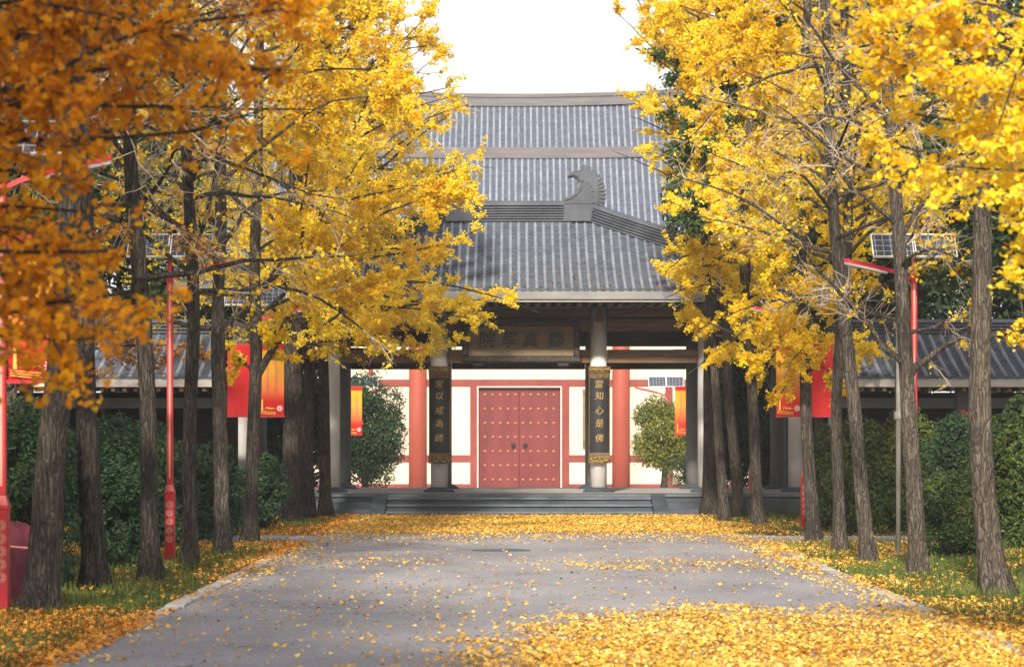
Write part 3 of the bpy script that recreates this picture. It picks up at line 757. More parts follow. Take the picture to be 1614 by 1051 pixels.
# ------------------------------------------------------------------ plaque and couplet boards
plq = empty('name_plaque', tuple(P(820.5, 570, 60.1)), 'wide dark wooden plaque with four large black characters hanging over the pavilion entrance', 'plaque')
q0 = P(728, 571, 60.1); q1 = P(914, 506, 60.1); yp = 60.1
mb = MB(); mb.bevbox(q0[0] + .13, q1[0] - .13, yp - .03, yp + .02, q0[2] + .13, q1[2] - .10, .01); mb.build('panel', M['plaque'], plq)
mb = MB(); x0, x1, z0, z1 = q0[0], q1[0], q0[2], q1[2]
mb.bevbox(x0, x1, yp - .09, yp + .01, z0, z0 + .14, .02); mb.bevbox(x0, x1, yp - .09, yp + .01, z1 - .11, z1, .02)
mb.bevbox(x0, x0 + .14, yp - .088, yp + .01, z0 + .142, z1 - .112, .02); mb.bevbox(x1 - .14, x1, yp - .088, yp + .01, z0 + .142, z1 - .112, .02)
fr = mb.build('frame', M['black'], plq)
rg = np.random.default_rng(3); mb = MB()
def scroll(x, z, s, y):
    for k in range(3):
        a0 = rg.random() * 6.28; r = s * (.5 + .4 * rg.random()); cx_, cz_ = x + rg.normal() * s * .5, z + rg.normal() * s * .3
        for j in range(4):
            a = a0 + j * .7; b = a + .6; r1 = r * (1 - .12 * j)
            p = (cx_ + r1 * math.cos(a), cz_ + r1 * math.sin(a) * .7); q = (cx_ + r1 * .93 * math.cos(b), cz_ + r1 * .93 * math.sin(b) * .7)
            d = np.array(q) - np.array(p); nn = np.array([-d[1], d[0]]) / (np.linalg.norm(d) + 1e-6) * s * .13
            mb.prism([(p[0] - nn[0], p[1] - nn[1]), (q[0] - nn[0], q[1] - nn[1]), (q[0] + nn[0], q[1] + nn[1]), (p[0] + nn[0], p[1] + nn[1])], y - .012, y + .004)
for k in range(24):
    x = x0 + .07 + (x1 - x0 - .14) * k / 23; scroll(x, z0 + .07, .05, yp - .092); scroll(x, z1 - .055, .045, yp - .092)
for k in range(1, 8):
    z = z0 + .07 + (z1 - z0 - .14) * k / 8; scroll(x0 + .07, z, .045, yp - .09); scroll(x1 - .07, z, .045, yp - .09)
mb.build('carving', M['gold'], fr)
for x in (q0[0] + .36, q1[0] - .36):
    mb = MB(); mb.bevbox(x - .13, x + .13, yp - .07, yp + .1, z0 - .09, z0 - .004, .02); fb = mb.build('hook', M['black'], plq)
for ch, px in (('鑑', 877), ('真', 836), ('學', 804), ('院', 768)):
    c = P(px, 535, yp); glyph('character', ch, .37, c[0], c[2], yp - .037, M['black'], plq, bold=.014, shear=.1)
mb = MB()
for k in range(6):
    c = P(741.5, 533.5 + 4.6 * k, yp); scroll(c[0], c[2], .026, yp - .036)
mb.build('signature', M['black'], plq)

def couplet(px0, px1, words, label):
    a = P(px0, 730, 60.2); b = P(px1, 577, 60.2); xc = (a[0] + b[0]) / 2; hw = (b[0] - a[0]) / 2
    rt = empty('couplet_board', (xc, 60.25, a[2]), label, 'couplet board', 'couplet boards on the pavilion columns')
    n = 11
    def shell(z0_, z1_, off, name, m, parent, hw_=hw):
        vs = []; fs = []
        for k in range(n + 1):
            u = -1 + 2 * k / n; y = 60.30 - .075 * (1 - u * u) - off
            x = xc + hw_ * u
            vs += [(x, y, z0_), (x, y, z1_), (x, y + .035 + off * .5, z1_), (x, y + .035 + off * .5, z0_)]
        for k in range(n):
            for j in range(4): fs.append((4 * k + j, 4 * k + (j + 1) % 4, 4 * k + 4 + (j + 1) % 4, 4 * k + 4 + j))
        fs += [(0, 1, 2, 3), (4 * n + 3, 4 * n + 2, 4 * n + 1, 4 * n)]
        mm = MB(); mm.add(vs, fs); return mm.build(name, m, parent)
    H = b[2] - a[2]
    shell(a[2] + .2, b[2] - .26, 0, 'panel', M['black'], rt)
    c1 = shell(b[2] - .26, b[2] - .15, .012, 'top_band', M['gold'], rt, hw * 1.02); shell(b[2] - .148, b[2], .035, 'top_carving', M['gold'], rt, hw * 1.06)
    shell(a[2] + .185, a[2] + .23, .012, 'bottom_band', M['plaque'], rt, hw * 1.01); c2 = shell(a[2], a[2] + .183, .035, 'bottom_carving', M['gold'], rt, hw * 1.05)
    global mb
    mb = MB()
    for k in range(5):
        scroll(xc + hw * (-.75 + .375 * k), a[2] + .05, .05, 60.17); scroll(xc + hw * (-.75 + .375 * k), a[2] + .13, .045, 60.17); scroll(xc + hw * (-.75 + .375 * k), b[2] - .07, .05, 60.17)
    mb.build('carving', M['gilt'], rt)
    for k, ch in enumerate(words):
        c = P(0, (605, 623.5, 646.5, 667, 690)[k] if len(words) == 5 else 600, 60.2)
        glyph('character', ch, .19, xc - .005, c[2], 60.208, M['gilt'], rt, bold=-.004, shear=.12)
    mm = MB()
    for x in (xc - hw * .97, xc + hw * .97): mm.box(x - .008, x + .008, 60.262, 60.31, a[2] + .235, b[2] - .265)
    mm.build('edge_strip', M['gold'], rt)
    return rt
couplet(676, 709.5, '常以戒為師', 'curved black couplet board with five gold characters on the left entrance column')
couplet(928.5, 961.5, '當知心是佛', 'curved black couplet board with five gold characters on the right entrance column')

# ------------------------------------------------------------------ great hall behind, with the studded door
DH = 112.0
hall = empty('temple_hall', (AX, 112, -.9), 'large temple hall with cream and red wall under a stepped grey roof behind the pavilion', 'temple hall')
hx = lambda px, D=DH: float(P(px, 0, D)[0]); hz = lambda py, D=DH: float(P(0, py, D)[2])
XH = 12.5
mb = MB(); mb.box(AX - XH - .6, AX + XH + .6, 110.6, 125, -.9, -.55); mb.build('plinth', M['court'], hall)
dx0, dx1, dz1 = hx(753), hx(884), hz(610)
mb = MB(); yw = DH
mb.box(AX - XH, dx0, yw, yw + .3, -.55, 8.29); mb.box(dx1, AX + XH, yw, yw + .3, -.55, 8.29); mb.box(dx0, dx1, yw, yw + .3, dz1, 8.29)
for s in (-1, 1): x = AX + s * XH; mb.box(min(x, x - s * .3), max(x, x - s * .3), yw + .302, 124, -.55, 8.29)
mb.box(AX - XH, AX + XH, 124.002, 124.3, -.55, 8.29)
mb.build('wall', M['cream'], hall)
posts = sorted([hx(p) for p in (658.5, 978.5)] + [hx(658.5) - 8.2 + 2.0, hx(978.5) + 8.2 - 2.0])
for x in posts:
    mb = MB(); mb.lathe(x, yw - .12, [(.36, -.55), (.355, 3), (.34, 8.29)], 32); mb.build('column', M['red_col'], hall, smooth=True)
edges = [AX - XH] + posts + [AX + XH]
for i in range(5):
    a, b = edges[i] + .30, edges[i + 1] - .30
    for p0, p1 in ((608.5, 598), (727.5, 717), (771, 762.5), (540, 530)):
        segs = [(a, b)]
        if i == 2 and p0 > 700: segs = [(a, hx(741)), (hx(897), b)]
        for (c, d) in segs:
            mb = MB(); mb.box(c, d, yw - .06, yw - .002, hz(p0), hz(p1)); mb.build('rail', M['red_paint'], hall)
for (c, d) in ((hx(741), hx(752)), (hx(885.5), hx(897)), (hx(581), hx(588)), (hx(1050), hx(1060))):
    full = d - c > .25
    mb = MB(); mb.box(c, d, yw - .066, yw - .062 + .05, -.55 if full else hz(598), hz(608.7) if full else hz(545)); mb.build('post', M['red_paint'], hall)
for (a, b, c, d) in ((hx(752), hx(754), -.55, hz(608.7)), (hx(883.5), hx(885.5), -.55, hz(608.7)), (hx(754), hx(883.5), hz(610.5), hz(608.7))):
    mb = MB(); mb.box(a, b, yw - .07, yw + .1, c, d); mb.build('door_trim', M['trim'], hall)
dm = (dx0 + dx1) / 2
studx = [764.4, 776.6, 788.6, 800.6, 812.4, 824.4, 836.5, 848.6, 860.7, 872.8]; studz = [622, 644.2, 666.8, 688.6, 711.2, 733.4, 756]
stud_me = None
for s in (0, 1):
    a, b = (hx(754), dm - .0025) if s == 0 else (dm + .0025, hx(883.5))
    mb = MB(); mb.bevbox(a, b, yw + .17, yw + .27, -.55, hz(610.5), .012); leaf_ = mb.build('door_leaf', M['door'], hall)
    for px in studx[5 * s:5 * s + 5]:
        for py in studz:
            if stud_me is None:
                m2 = MB(); prof_ = [(.068, .0), (.068, .012), (.056, .036), (.034, .056), (.0015, .064)]
                n = 14; vs = [(r * math.cos(2 * math.pi * k / n), -h, r * math.sin(2 * math.pi * k / n)) for r, h in prof_ for k in range(n)]
                fs = [(j * n + k, j * n + (k + 1) % n, (j + 1) * n + (k + 1) % n, (j + 1) * n + k) for j in range(4) for k in range(n)]
                m2.add(vs, fs); so_ = m2.build('stud', M['stud'], None, smooth=True); stud_me = so_.data; st = so_
            else:
                st = bpy.data.objects.new('stud', stud_me); COL.objects.link(st)
            st.parent = leaf_; st.location = (hx(px) - AX, yw + .17 - 112, hz(py) + .9)
    m2 = MB(); xk = hx(809 if s == 0 else 828); zk = hz(701)
    m2.lathe(0, 0, [(.001, 0), (.09, .01), (.09, .03), (.05, .06), (.001, .07)], 14)
    vv = [(xk + x, yw + .17 - z, zk + y) for x, y, z in m2.v]; m3 = MB(); m3.add(vv, m2.f)
    ring = [(xk + .075 * math.cos(t_), yw + .09, zk - .06 + .075 * math.sin(t_)) for t_ in np.linspace(0, 2 * math.pi, 17)]
    m3.sweep(ring, [(.012 * math.cos(a_), .012 * math.sin(a_)) for a_ in np.linspace(0, 2 * math.pi, 6)[:-1]]); m3.build('door_ring', M['black'], leaf_)
mb = MB(); mb.box(hx(741), hx(897), yw - .08, yw + .16, -.548, hz(769)); mb.build('threshold', M['red_paint'], hall)
# stepped roof
sunk = lambda py, D: float(P(0, py, D)[2])
hroof, hs, hp = hip_roof('lower', hall, AX, 109.2, 115.4, 8.5, sunk(249, 115.4), 16, 10.2, .262, .78, .5, ('front', 'left', 'right'), tl=.5, pan_tl=.25)
hroof.name = 'lower_roof'
uroof, us_, up_ = hip_roof('upper', hall, AX, 115.7, 118.3, sunk(236, 115.7), sunk(166, 118.3), 10.2, 9.4, .262, .88, 0, ('front', 'back'), tl=.5, pan_tl=.25)
uroof.name = 'upper_roof'
mb = MB(); zb = sunk(250, 115.4)
mb.sweep([(AX + u, 115.45, zb + .35 * (u / 10.2) ** 4 * 2) for u in np.linspace(-10.4, 10.4, 25)], [(-.2, 0), (.2, 0), (.2, .38), (.12, .46), (-.12, .46), (-.2, .38)]); mb.build('band_ridge', M['ridge_warm'], hroof)
mb = MB(); zb = sunk(168.5, 118.3)
pth = [(AX + u, 118.3, zb + .07 * (abs(u) / 4) ** 2) for u in np.linspace(-9.6, 9.6, 33)]
mb.sweep(pth, [(-.22, 0), (.22, 0), (.22, .36), (.27, .37), (.27, .45), (.14, .54), (-.14, .54), (-.27, .45), (-.27, .37), (-.22, .36)]); mb.build('ridge', M['ridge_warm'], uroof)
for s in (-1, 1):
    mb = MB(); mb.sweep([(AX + s * (16 - 5.8 * t), 109.2 + 6.2 * t, hp(t) + .5 * (1 - t) ** 2) for t in np.linspace(.01, 1, 14)], course_profile(.34, .55, 4)); mb.build('hip_ridge', M['ridge'], hroof)
    mb = MB(); mb.sweep([(AX + s * (10.1 - .8 * t), 115.7 + 2.6 * t, up_(t) + .02) for t in np.linspace(0, 1, 10)], course_profile(.34, .5, 4)); mb.build('gable_ridge', M['ridge'], uroof)
    mb = MB(); x = AX + s * 9.3
    mb.add([(x, 115.6, zb - 3), (x, 121, zb - 3), (x, 118.3, zb + .1), (x - s * .2, 115.6, zb - 3), (x - s * .2, 121, zb - 3), (x - s * .2, 118.3, zb + .1)], [(0, 1, 2), (3, 5, 4), (0, 3, 4, 1), (1, 4, 5, 2), (2, 5, 3, 0)]); mb.build('gable', M['wood_shade'], hall)
mb = MB(); mb.box(AX - 15.9, AX + 15.9, 109.25, 109.32, 8.25, 8.46); mb.box(AX - 15.7, AX + 15.7, 109.4, 124, 8.3, 8.4); mb.build('eave', M['fascia'], hroof)
bd = empty('wall_couplet_board', P(923, 705, 111.8), 'narrow olive wooden board on the hall wall right of the red door', 'board')
mb = MB(); a, b = P(918.5, 706, 111.8), P(931, 613, 111.8); mb.bevbox(a[0], b[0], 111.86, 111.93, a[2], b[2], .01); mb.build('panel', M['plaque'], bd)
mb = MB()
for z in (a[2] + .12, b[2] - .25): mb.bevbox(a[0] + .02, b[0] - .02, 111.84, 111.858, z, z + .14, .01)
mb.build('carving', M['gold'], bd)

# ------------------------------------------------------------------ low side galleries
def gallery(s, label):
    x_in, x_out = (6.25 if s > 0 else -5.65), s * 21
    rt = empty('side_gallery', ((x_in + x_out) / 2, 55.5, 0), label, 'gallery')
    ye, yr = 52.3, 54.9; ze, zr_ = float(P(0, 597, 52.3)[2]) + .02, float(P(0, 528, 54.9)[2])
    c = (x_in + x_out) / 2; W = abs(x_out - x_in) / 2
    rf, _, _ = hip_roof('g', rt, c, ye, yr, ze, zr_, W, W - .02, .215, .8, 0, ('front', 'back'), tl=.27, pan_tl=.13)
    mb = MB(); mb.sweep([(c - W, yr, zr_ - .03), (c, yr, zr_ - .03), (c + W, yr, zr_ - .03)], course_profile(.24, .34, 4)); mb.build('ridge', M['ridge'], rf)
    x0, x1 = sorted((x_in, x_out))
    mb = MB(); mb.box(x0, x1, ye + .02, ye + .08, ze - .17, ze - .005); mb.build('eave_board', M['wing_fascia'], rf)
    mb = MB(); x = x0 + .1
    while x < x1: mb.box(x, x + .075, ye + .09, ye + .6, ze - .25, ze - .171); x += .215
    mb.build('rafters', M['wood'], rf)
    mb = MB(); mb.add([(x0, ye + .1, ze - .17), (x1, ye + .1, ze - .17), (x1, 57.3, ze - .17), (x0, 57.3, ze - .17)], [(0, 1, 2, 3)]); mb.build('ceiling', M['wood_shade'], rt)
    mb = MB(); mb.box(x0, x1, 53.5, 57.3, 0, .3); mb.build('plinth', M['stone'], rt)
    mb = MB(); mb.box(x0, x1, 57.0, 57.3, .3, ze - .2); mb.build('back_wall', M['wood_shade'], rt)
    mb = MB(); mb.box(x0, x1, 53.7, 53.9, float(P(0, 643, 53.7)[2]), float(P(0, 627, 53.7)[2])); mb.build('lintel', M['grey_and_shaded'], rt)
    n = 6
    for k in range(n + 1):
        x = x0 + (x1 - x0) * k / n
        mb = MB(); mb.box(x - .11, x + .11, 53.65, 53.95, .3, ze - .2); mb.build('post', M['grey_and_shaded'], rt, bevel=.01)
gallery(-1, 'low tiled side gallery in deep shade behind the left row of trees')
gallery(1, 'low tiled side gallery with pale eave board behind the right row of trees')
# ------------------------------------------------------------------ lamp posts
def make_lamp(s, label, group):
    """s = +1: the head reaches to the left (lamp on the right of the road)"""
    rt = empty('lamp_post', (0, 0, 0), label, 'lamp post', group)
    mb = MB(); mb.box(-.062, .062, -.062, .062, 0, .88); mb.box(-.068, .068, -.068, .068, .88, .91); mb.build('base_box', M['lamp_red'], rt, bevel=.004)
    mb = MB(); mb.add([(-.064, -.064, .912), (.064, -.064, .912), (.064, .064, .912), (-.064, .064, .912), (-.040, -.040, 1.0), (.040, -.040, 1.0), (.040, .040, 1.0), (-.040, .040, 1.0)],
                      [(3, 2, 1, 0), (4, 5, 6, 7), (0, 1, 5, 4), (1, 2, 6, 5), (2, 3, 7, 6), (3, 0, 4, 7)]); mb.build('collar', M['lamp_red'], rt)
    for k in range(5):
        z = .74 - .112 * k; mb = MB()
        for r0_, r1_ in ((.043, .049), (.026, .034)):
            n = 20
            vs = [(r * math.cos(2 * math.pi * j / n), -.066 if q else -.062, z + r * math.sin(2 * math.pi * j / n)) for q, r in ((1, r0_), (1, r1_), (0, r1_)) for j in range(n)]
            mb.add(vs, [(a * n + j, a * n + (j + 1) % n, (a + 1) * n + (j + 1) % n, (a + 1) * n + j) for a in range(2) for j in range(n)])
        for a in range(4):
            t = R(45 + 90 * a); x, zz = .018 * math.cos(t), .018 * math.sin(t); mb.box(x - .008, x + .008, -.066, -.0625, z + zz - .008, z + zz + .008)
        mb.build('medallion', M['lamp_pink'], rt)
    mb = MB(); mb.box(-.038, .038, -.038, .038, 1.0, 3.72); pole = mb.build('pole', M['lamp_red'], rt, bevel=.006)
    mb = MB(); mb.box(-.011, .011, -.0405, -.0385, 1.08, 3.60); mb.build('inlay', M['lamp_pink'], pole)
    mb = MB(); mb.box(-.024, .024, -.024, .024, 3.72, 4.02); mb.box(-.05, .05, -.05, .05, 3.70, 3.74); mb.build('mast_top', M['lamp_red'], rt, bevel=.004)
    mb = MB(); mb.sweep([(-s * .03, 0, 3.66), (-s * .16, 0, 3.72), (-s * .30, 0, 3.765)], [(-.022, -.022), (.022, -.022), (.022, .022), (-.022, .022)]); mb.build('arm', M['lamp_red'], rt)
    n = 9; top = []; bot = []
    for k in range(n):
        t = k / (n - 1); x = -s * (.27 + .68 * t); wd = .055 + .055 * math.sin(math.pi * min(t + .12, 1) * .9); z = 3.755 + .155 * t
        top.append((x, wd, z)); 
    vs = []
    for x, wd, z in top: vs += [(x, -wd, z - .022), (x, -wd * .6, z + .028), (x, wd * .6, z + .028), (x, wd, z - .022)]
    fs = [(0, 1, 2, 3), tuple(4 * (n - 1) + j for j in (3, 2, 1, 0))] + [(4 * k + j, 4 * k + (j + 1) % 4, 4 * k + 4 + (j + 1) % 4, 4 * k + 4 + j) for k in range(n - 1) for j in range(4)]
    mb = MB(); mb.add(vs, fs); hd = mb.build('lamp_head', M['lamp_red'], rt)
    vs = []
    for x, wd, z in top[1:]: vs += [(x, -wd * .92, z - .052), (x, -wd * .96, z - .024), (x, wd * .96, z - .024), (x, wd * .92, z - .052)]
    m_ = n - 1; fs = [(0, 1, 2, 3), tuple(4 * (m_ - 1) + j for j in (3, 2, 1, 0))] + [(4 * k + j, 4 * k + (j + 1) % 4, 4 * k + 4 + (j + 1) % 4, 4 * k + 4 + j) for k in range(m_ - 1) for j in range(4)]
    mb = MB(); mb.add(vs, fs); mb.build('lens', M['lens'], hd)
    # two tilted solar panels facing the sun
    tl = R(48); mb = MB(); mb.box(-.5, .5, -.02, .02, 4.0, 4.04); mb.build('bracket', M['steel'], rt)
    for q in (-1, 1):
        def tp(u, v, wz): # u across, v up the slope, wz out of the face
            return (u, v * math.cos(tl) - wz * math.sin(tl), 4.09 + v * math.sin(tl) + wz * math.cos(tl))
        x0, x1 = sorted((q * .008, q * .548)); h = .21
        def slab(x0, x1, v0, v1, w0, w1, mb):
            mb.add([tp(x0, v0, w0), tp(x1, v0, w0), tp(x1, v1, w0), tp(x0, v1, w0), tp(x0, v0, w1), tp(x1, v0, w1), tp(x1, v1, w1), tp(x0, v1, w1)],
                   [(3, 2, 1, 0), (4, 5, 6, 7), (0, 1, 5, 4), (1, 2, 6, 5), (2, 3, 7, 6), (3, 0, 4, 7)])
        mb = MB(); slab(x0, x1, -h, -h + .014, -.015, .012, mb); slab(x0, x1, h - .014, h, -.015, .012, mb); slab(x0, x0 + .014, -h + .0141, h - .0141, -.015, .012, mb); slab(x1 - .014, x1, -h + .0141, h - .0141, -.015, .012, mb)
        fr_ = mb.build('panel_frame', M['white'], rt)
        # the cells lie flat in their own axes, then are tilted as an object
        mc = MB(); mc.box((x0 + .014), (x1 - .014), -h + .014, h - .014, -.01, .004)
        cells = mc.build('solar_panel', M['solar'], fr_); cells.location = (0, 0, 4.09); cells.rotation_euler = (tl, 0, 0)
    return rt

def add_banners(rt, sides):
    for q, style in sides:
        x0, x1 = sorted((q * .055, q * .50))
        n = 10; vs = []; 
        for k in range(n + 1):
            z = 1.99 + 1.24 * k / n; y = .012 * math.sin(k * 1.1 + q)
            vs += [(x0, y, z), (x1, y + .006 * math.sin(k * 1.7), z), (x1, y + .008, z), (x0, y + .008, z)]
        fs = [(0, 1, 2, 3), (4 * n + 3, 4 * n + 2, 4 * n + 1, 4 * n)] + [(4 * k + j, 4 * k + (j + 1) % 4, 4 * k + 4 + (j + 1) % 4, 4 * k + 4 + j) for k in range(n) for j in range(4)]
        mb = MB(); mb.add(vs, fs); bn = mb.build('banner', M['cloth_sun'] if style == 'sun' else M['cloth_red'], rt)
        for za, zb_ in ((1.965, 1.995), (3.225, 3.255)):
            mb = MB(); mb.box(min(0, q * .51), max(0, q * .51), -.014, .014, za, zb_); mb.build('banner_rod', M['lamp_red'], bn)
        def flat(poly, m, nm): mm = MB(); mm.prism(poly, -.024, -.018); return mm.build(nm, m, bn)
        def star(cx_, cz_, r): return [(cx_ + r * (1 if j % 2 == 0 else .4) * math.sin(j * math.pi / 5), cz_ + r * (1 if j % 2 == 0 else .4) * math.cos(j * math.pi / 5)) for j in range(10)]
        xc = (x0 + x1) / 2
        if style == 'red':
            flat(star(x1 - .19 if q > 0 else x0 + .24, 3.06, .055), M['star'], 'star')
            for dx, dz in ((-.03, -.13), (.05, -.14), (.1, -.09), (.11, -.02)): flat(star((x1 - .19 if q > 0 else x0 + .24) + dx, 3.06 + dz, .016), M['star'], 'star')
        else:
            rr = np.random.default_rng(11); mm = MB()
            for c_ in (-.07, .08):           # two columns of small writing, too fine to read
                z = 3.0
                while z > 2.35:
                    for k in range(6):
                        x = xc + c_ + rr.normal() * .012; zz = z + rr.normal() * .012
                        if rr.random() < .5: mm.box(x - .013, x + .013, -.023, -.018, zz - .0022, zz + .0022)
                        else: mm.box(x - .0022, x + .0022, -.0231, -.018, zz - .013, zz + .013)
                    z -= .062
            mm.build('writing', M['print_purple'], bn)
            mm = MB()                     # pale blossom, low wall and tower at the foot
            for k in range(10):
                a = 2 * math.pi * k / 10; cx_, cz_ = x1 - .075, 2.12; p = []
                for r_, da in ((.012, -.3), (.045, -.22), (.062, 0), (.045, .22), (.012, .3)): p.append((cx_ + r_ * math.cos(a + da), cz_ + r_ * math.sin(a + da)))
                mm.prism(p, -.024 - .0003 * (k % 3), -.018)
            mm.build('blossom', M['print_pale'], bn)
            mm = MB(); mm.prism([(x0 + .045, 2.09), (x0 + .08, 2.09), (x0 + .074, 2.26), (x0 + .05, 2.26)], -.0235, -.018); mm.prism([(x0 + .038, 2.261), (x0 + .088, 2.261), (x0 + .063, 2.285)], -.0235, -.018)
            for k in range(3): mm.prism([(x0 + .02, 2.075 - .022 * k), (x0 + .18, 2.06 - .022 * k), (xc + .08, 2.05 - .02 * k), (xc + .08, 2.058 - .02 * k), (x0 + .18, 2.068 - .022 * k), (x0 + .02, 2.085 - .022 * k)], -.0231, -.018)
            for k in range(3): mm.prism([(x0 + .11 + .05 * k, 2.10), (x0 + .12 + .05 * k, 2.10 + .03), (x0 + .15 + .05 * k, 2.15 - .008 * k), (x0 + .20 + .05 * k, 2.105), (x0 + .18 + .05 * k, 2.105), (x0 + .15 + .05 * k, 2.138 - .008 * k)], -.0233 - .0002 * k, -.018)
            mm.build('print', M['star'], bn)

LG = 'red solar lamp posts along the avenue'
protoL = make_lamp(-1, None, LG); protoR = make_lamp(1, None, LG)
bprL = make_lamp(-1, None, LG); add_banners(bprL, [(-1, 'red'), (1, 'sun')])
bprR = make_lamp(1, None, LG); add_banners(bprR, [(-1, 'sun'), (1, 'red')])
used = set()
for proto, px, D, zg, sc, label in (
    (bprL, 3, 25.7, 0, 1.07, 'nearest red lamp post, cut by the left edge, with an orange-red banner'),
    (protoL, 268, 36.0, 0, 1, 'red lamp post without banner, standing on the grass between the left trunks'),
    (bprL, 403, 49.0, 0, 1, 'red lamp post hidden by a forked left trunk, red and orange banners beside it'),
    (protoR, 1440.5, 36.0, 0, 1, 'red lamp post with dark solar panels behind the bare tree on the right'),
    (bprR, 1268, 49.0, 0, 1, 'red lamp post with orange and red banners beside the right row of trunks'),
    (protoR, 1185, 60.2, 0, 1, 'slim red lamp post between thin trunks right of the pavilion steps'),
    (bprR, 1094, 73.0, -.30, 1, 'red lamp post in the courtyard behind the right outer column, its orange banner showing'),
    (bprL, 540.5, 73.0, -.30, 1, 'red courtyard lamp post behind the left outer column, banner beside the dark tree'),
    (protoR, 1050, 85.0, -.77, 1, 'red courtyard lamp post with pale solar panels against the cream wall on the right'),
    (protoL, 568, 85.0, -.77, 1, 'red lamp post in the courtyard under the dark green tree on the left')):
    o = proto if proto.name not in used else copy_tree(proto); used.add(proto.name)
    o.location = ((px - CX) * D / F, D, zg); o.scale = (sc,) * 3; o['label'] = label; o['group'] = LG

# plain grey pole behind the bare tree
x = float(P(1416, 0, 38)[0])
gp = empty('sign_pole', (x, 38, 0), 'plain pale grey pole just left of the red lamp post behind the bare right tree', 'pole')
mb = MB(); mb.lathe(x, 38, [(.034, 0), (.034, 3.55), (.025, 3.58)], 14); mb.build('shaft', M['steel'], gp, smooth=True)
mb = MB(); mb.lathe(x, 38, [(.06, 1.86), (.06, 1.96)], 14); mb.lathe(x, 38, [(.12, .004), (.12, .03), (.06, .04)], 14); mb.build('collar', M['steel'], gp)

# maroon sheet-covered bundle by the near lamp
rg2 = np.random.default_rng(8); nn_, mm_ = 40, 26
th = np.linspace(0, 2 * np.pi, nn_, endpoint=False); ph = np.linspace(0, 1, mm_)
TH, PH = np.meshgrid(th, ph)
rad = (.34 * (1 - PH ** 3.5) ** .5 + .02) * (1 + .09 * np.sin(5 * TH + 3 * PH) + .05 * np.sin(11 * TH - 5 * PH) + .03 * np.sin(17 * TH + 9 * PH))
bx, by = float(P(22, 0, 26.9)[0]), 26.9
V = np.stack([bx + rad * np.cos(TH), by + rad * .8 * np.sin(TH), .78 * PH + .03 * np.sin(3 * TH) * PH - .01], -1).reshape(-1, 3)
ix = np.arange(nn_ * mm_).reshape(mm_, nn_); q = np.stack([ix[:-1], np.roll(ix, -1, 1)[:-1], np.roll(ix, -1, 1)[1:], ix[1:]], -1).reshape(-1, 4)
sk = empty('covered_bundle', (bx, by, 0), 'maroon sheet-wrapped bundle behind the nearest lamp post at the left edge', 'bundle')
bulk('sheet', V, [q, ix[-1][None]], M['maroon'], sk, smooth=True)
mb = MB(); mb.sweep([(bx + (.335) * math.cos(t), by + .27 * math.sin(t), .56 + .02 * math.sin(2 * t)) for t in np.linspace(0, 2 * math.pi, 25)], [(.012, 0), (0, .012), (-.012, 0), (0, -.012)]); mb.build('cord', M['lamp_pink'], sk)

# ------------------------------------------------------------------ trees of the avenue
def edge(tab):
    ys_, xs_ = zip(*tab)
    def f(z, D):
        py = HY - (z - CZ) * F / D
        return (float(np.interp(py, ys_, xs_)) - CX) * D / F
    return f
LEDGE = edge([(-300, 640), (0, 685), (100, 700), (170, 760), (270, 790), (340, 765), (420, 715), (460, 800), (490, 850), (515, 770), (560, 690), (600, 600), (640, 540)])
REDGE = edge([(-300, 1010), (0, 972), (60, 985), (140, 985), (200, 1010), (290, 1052), (350, 1062), (430, 1045), (480, 1060), (540, 1095), (590, 1150), (640, 1220)])
def tr(pts, D, top, dy=0):
    """trunk through photo points (x, y) at distance D, ending `top` metres up"""
    q = [P(x, y, D) for x, y in pts]
    q[0][2] = -.06
    d = q[-1] - q[-2]; d = d / max(d[2], .01)
    last = q[-1].copy(); k = top - last[2]
    if k > .3:
        q.append(last + np.array([d[0] * k * .25, dy * .5, k * .5])); q.append(last + np.array([d[0] * k * .2, dy, k]))
    return q
GL = 'ginkgo trees of the left row'; GR = 'ginkgo trees of the right row'
def G(*a, **k): k.setdefault('group', GL if k.pop('left', True) else GR); return grow('ginkgo_tree', *a, **k)
# left row, near to far
L1 = G('leaning trunk with an oval scar, largest of the left row, rising from orange leaves', 'ginkgo tree', tr([(60, 965), (78, 780), (98, 545), (112, 300)], 25.5, 9.5), .155, .05, 101, nl=22, ulo=.42, reach=2.6, nleaf=6500, lsize=0.05, leaf='brown', bark='bark_dark', xlim=lambda z, D: -2.2 if z < 6 else -1.0, tint=(.5, .22), zfloor=3.4, twigs=1.5)
mbs = MB(); sx, sz = P(68, 840, 25.32)[0], P(68, 840, 25.32)[2]
n = 20
vs = [(sx + .05 * math.cos(t) * r, 25.33 - dz, sz + .15 * math.sin(t) * r) for r, dz in ((1.25, -.03), (1.0, .018), (.72, .012), (.55, -.02)) for t in np.linspace(0, 2 * math.pi, n, endpoint=False)]
mbs.add(vs, [(a * n + k, a * n + (k + 1) % n, (a + 1) * n + (k + 1) % n, (a + 1) * n + k) for a in range(3) for k in range(n)] + [tuple(range(3 * n, 4 * n))]); mbs.build('bark_scar', M['bark_dark'], L1, smooth=True)
G('dark straight trunk right behind the leaning scarred one, second from the left', 'ginkgo tree', tr([(152, 925), (140, 780), (130, 560), (135, 300)], 29.8, 10), .132, .05, 102, nl=22, ulo=.40, reach=2.8, nleaf=6500, lsize=0.05, twigs=1.5, leaf='brown', bark='bark_dark', xlim=lambda z, D: -2.0, tint=(.6, .22), zfloor=3.2)
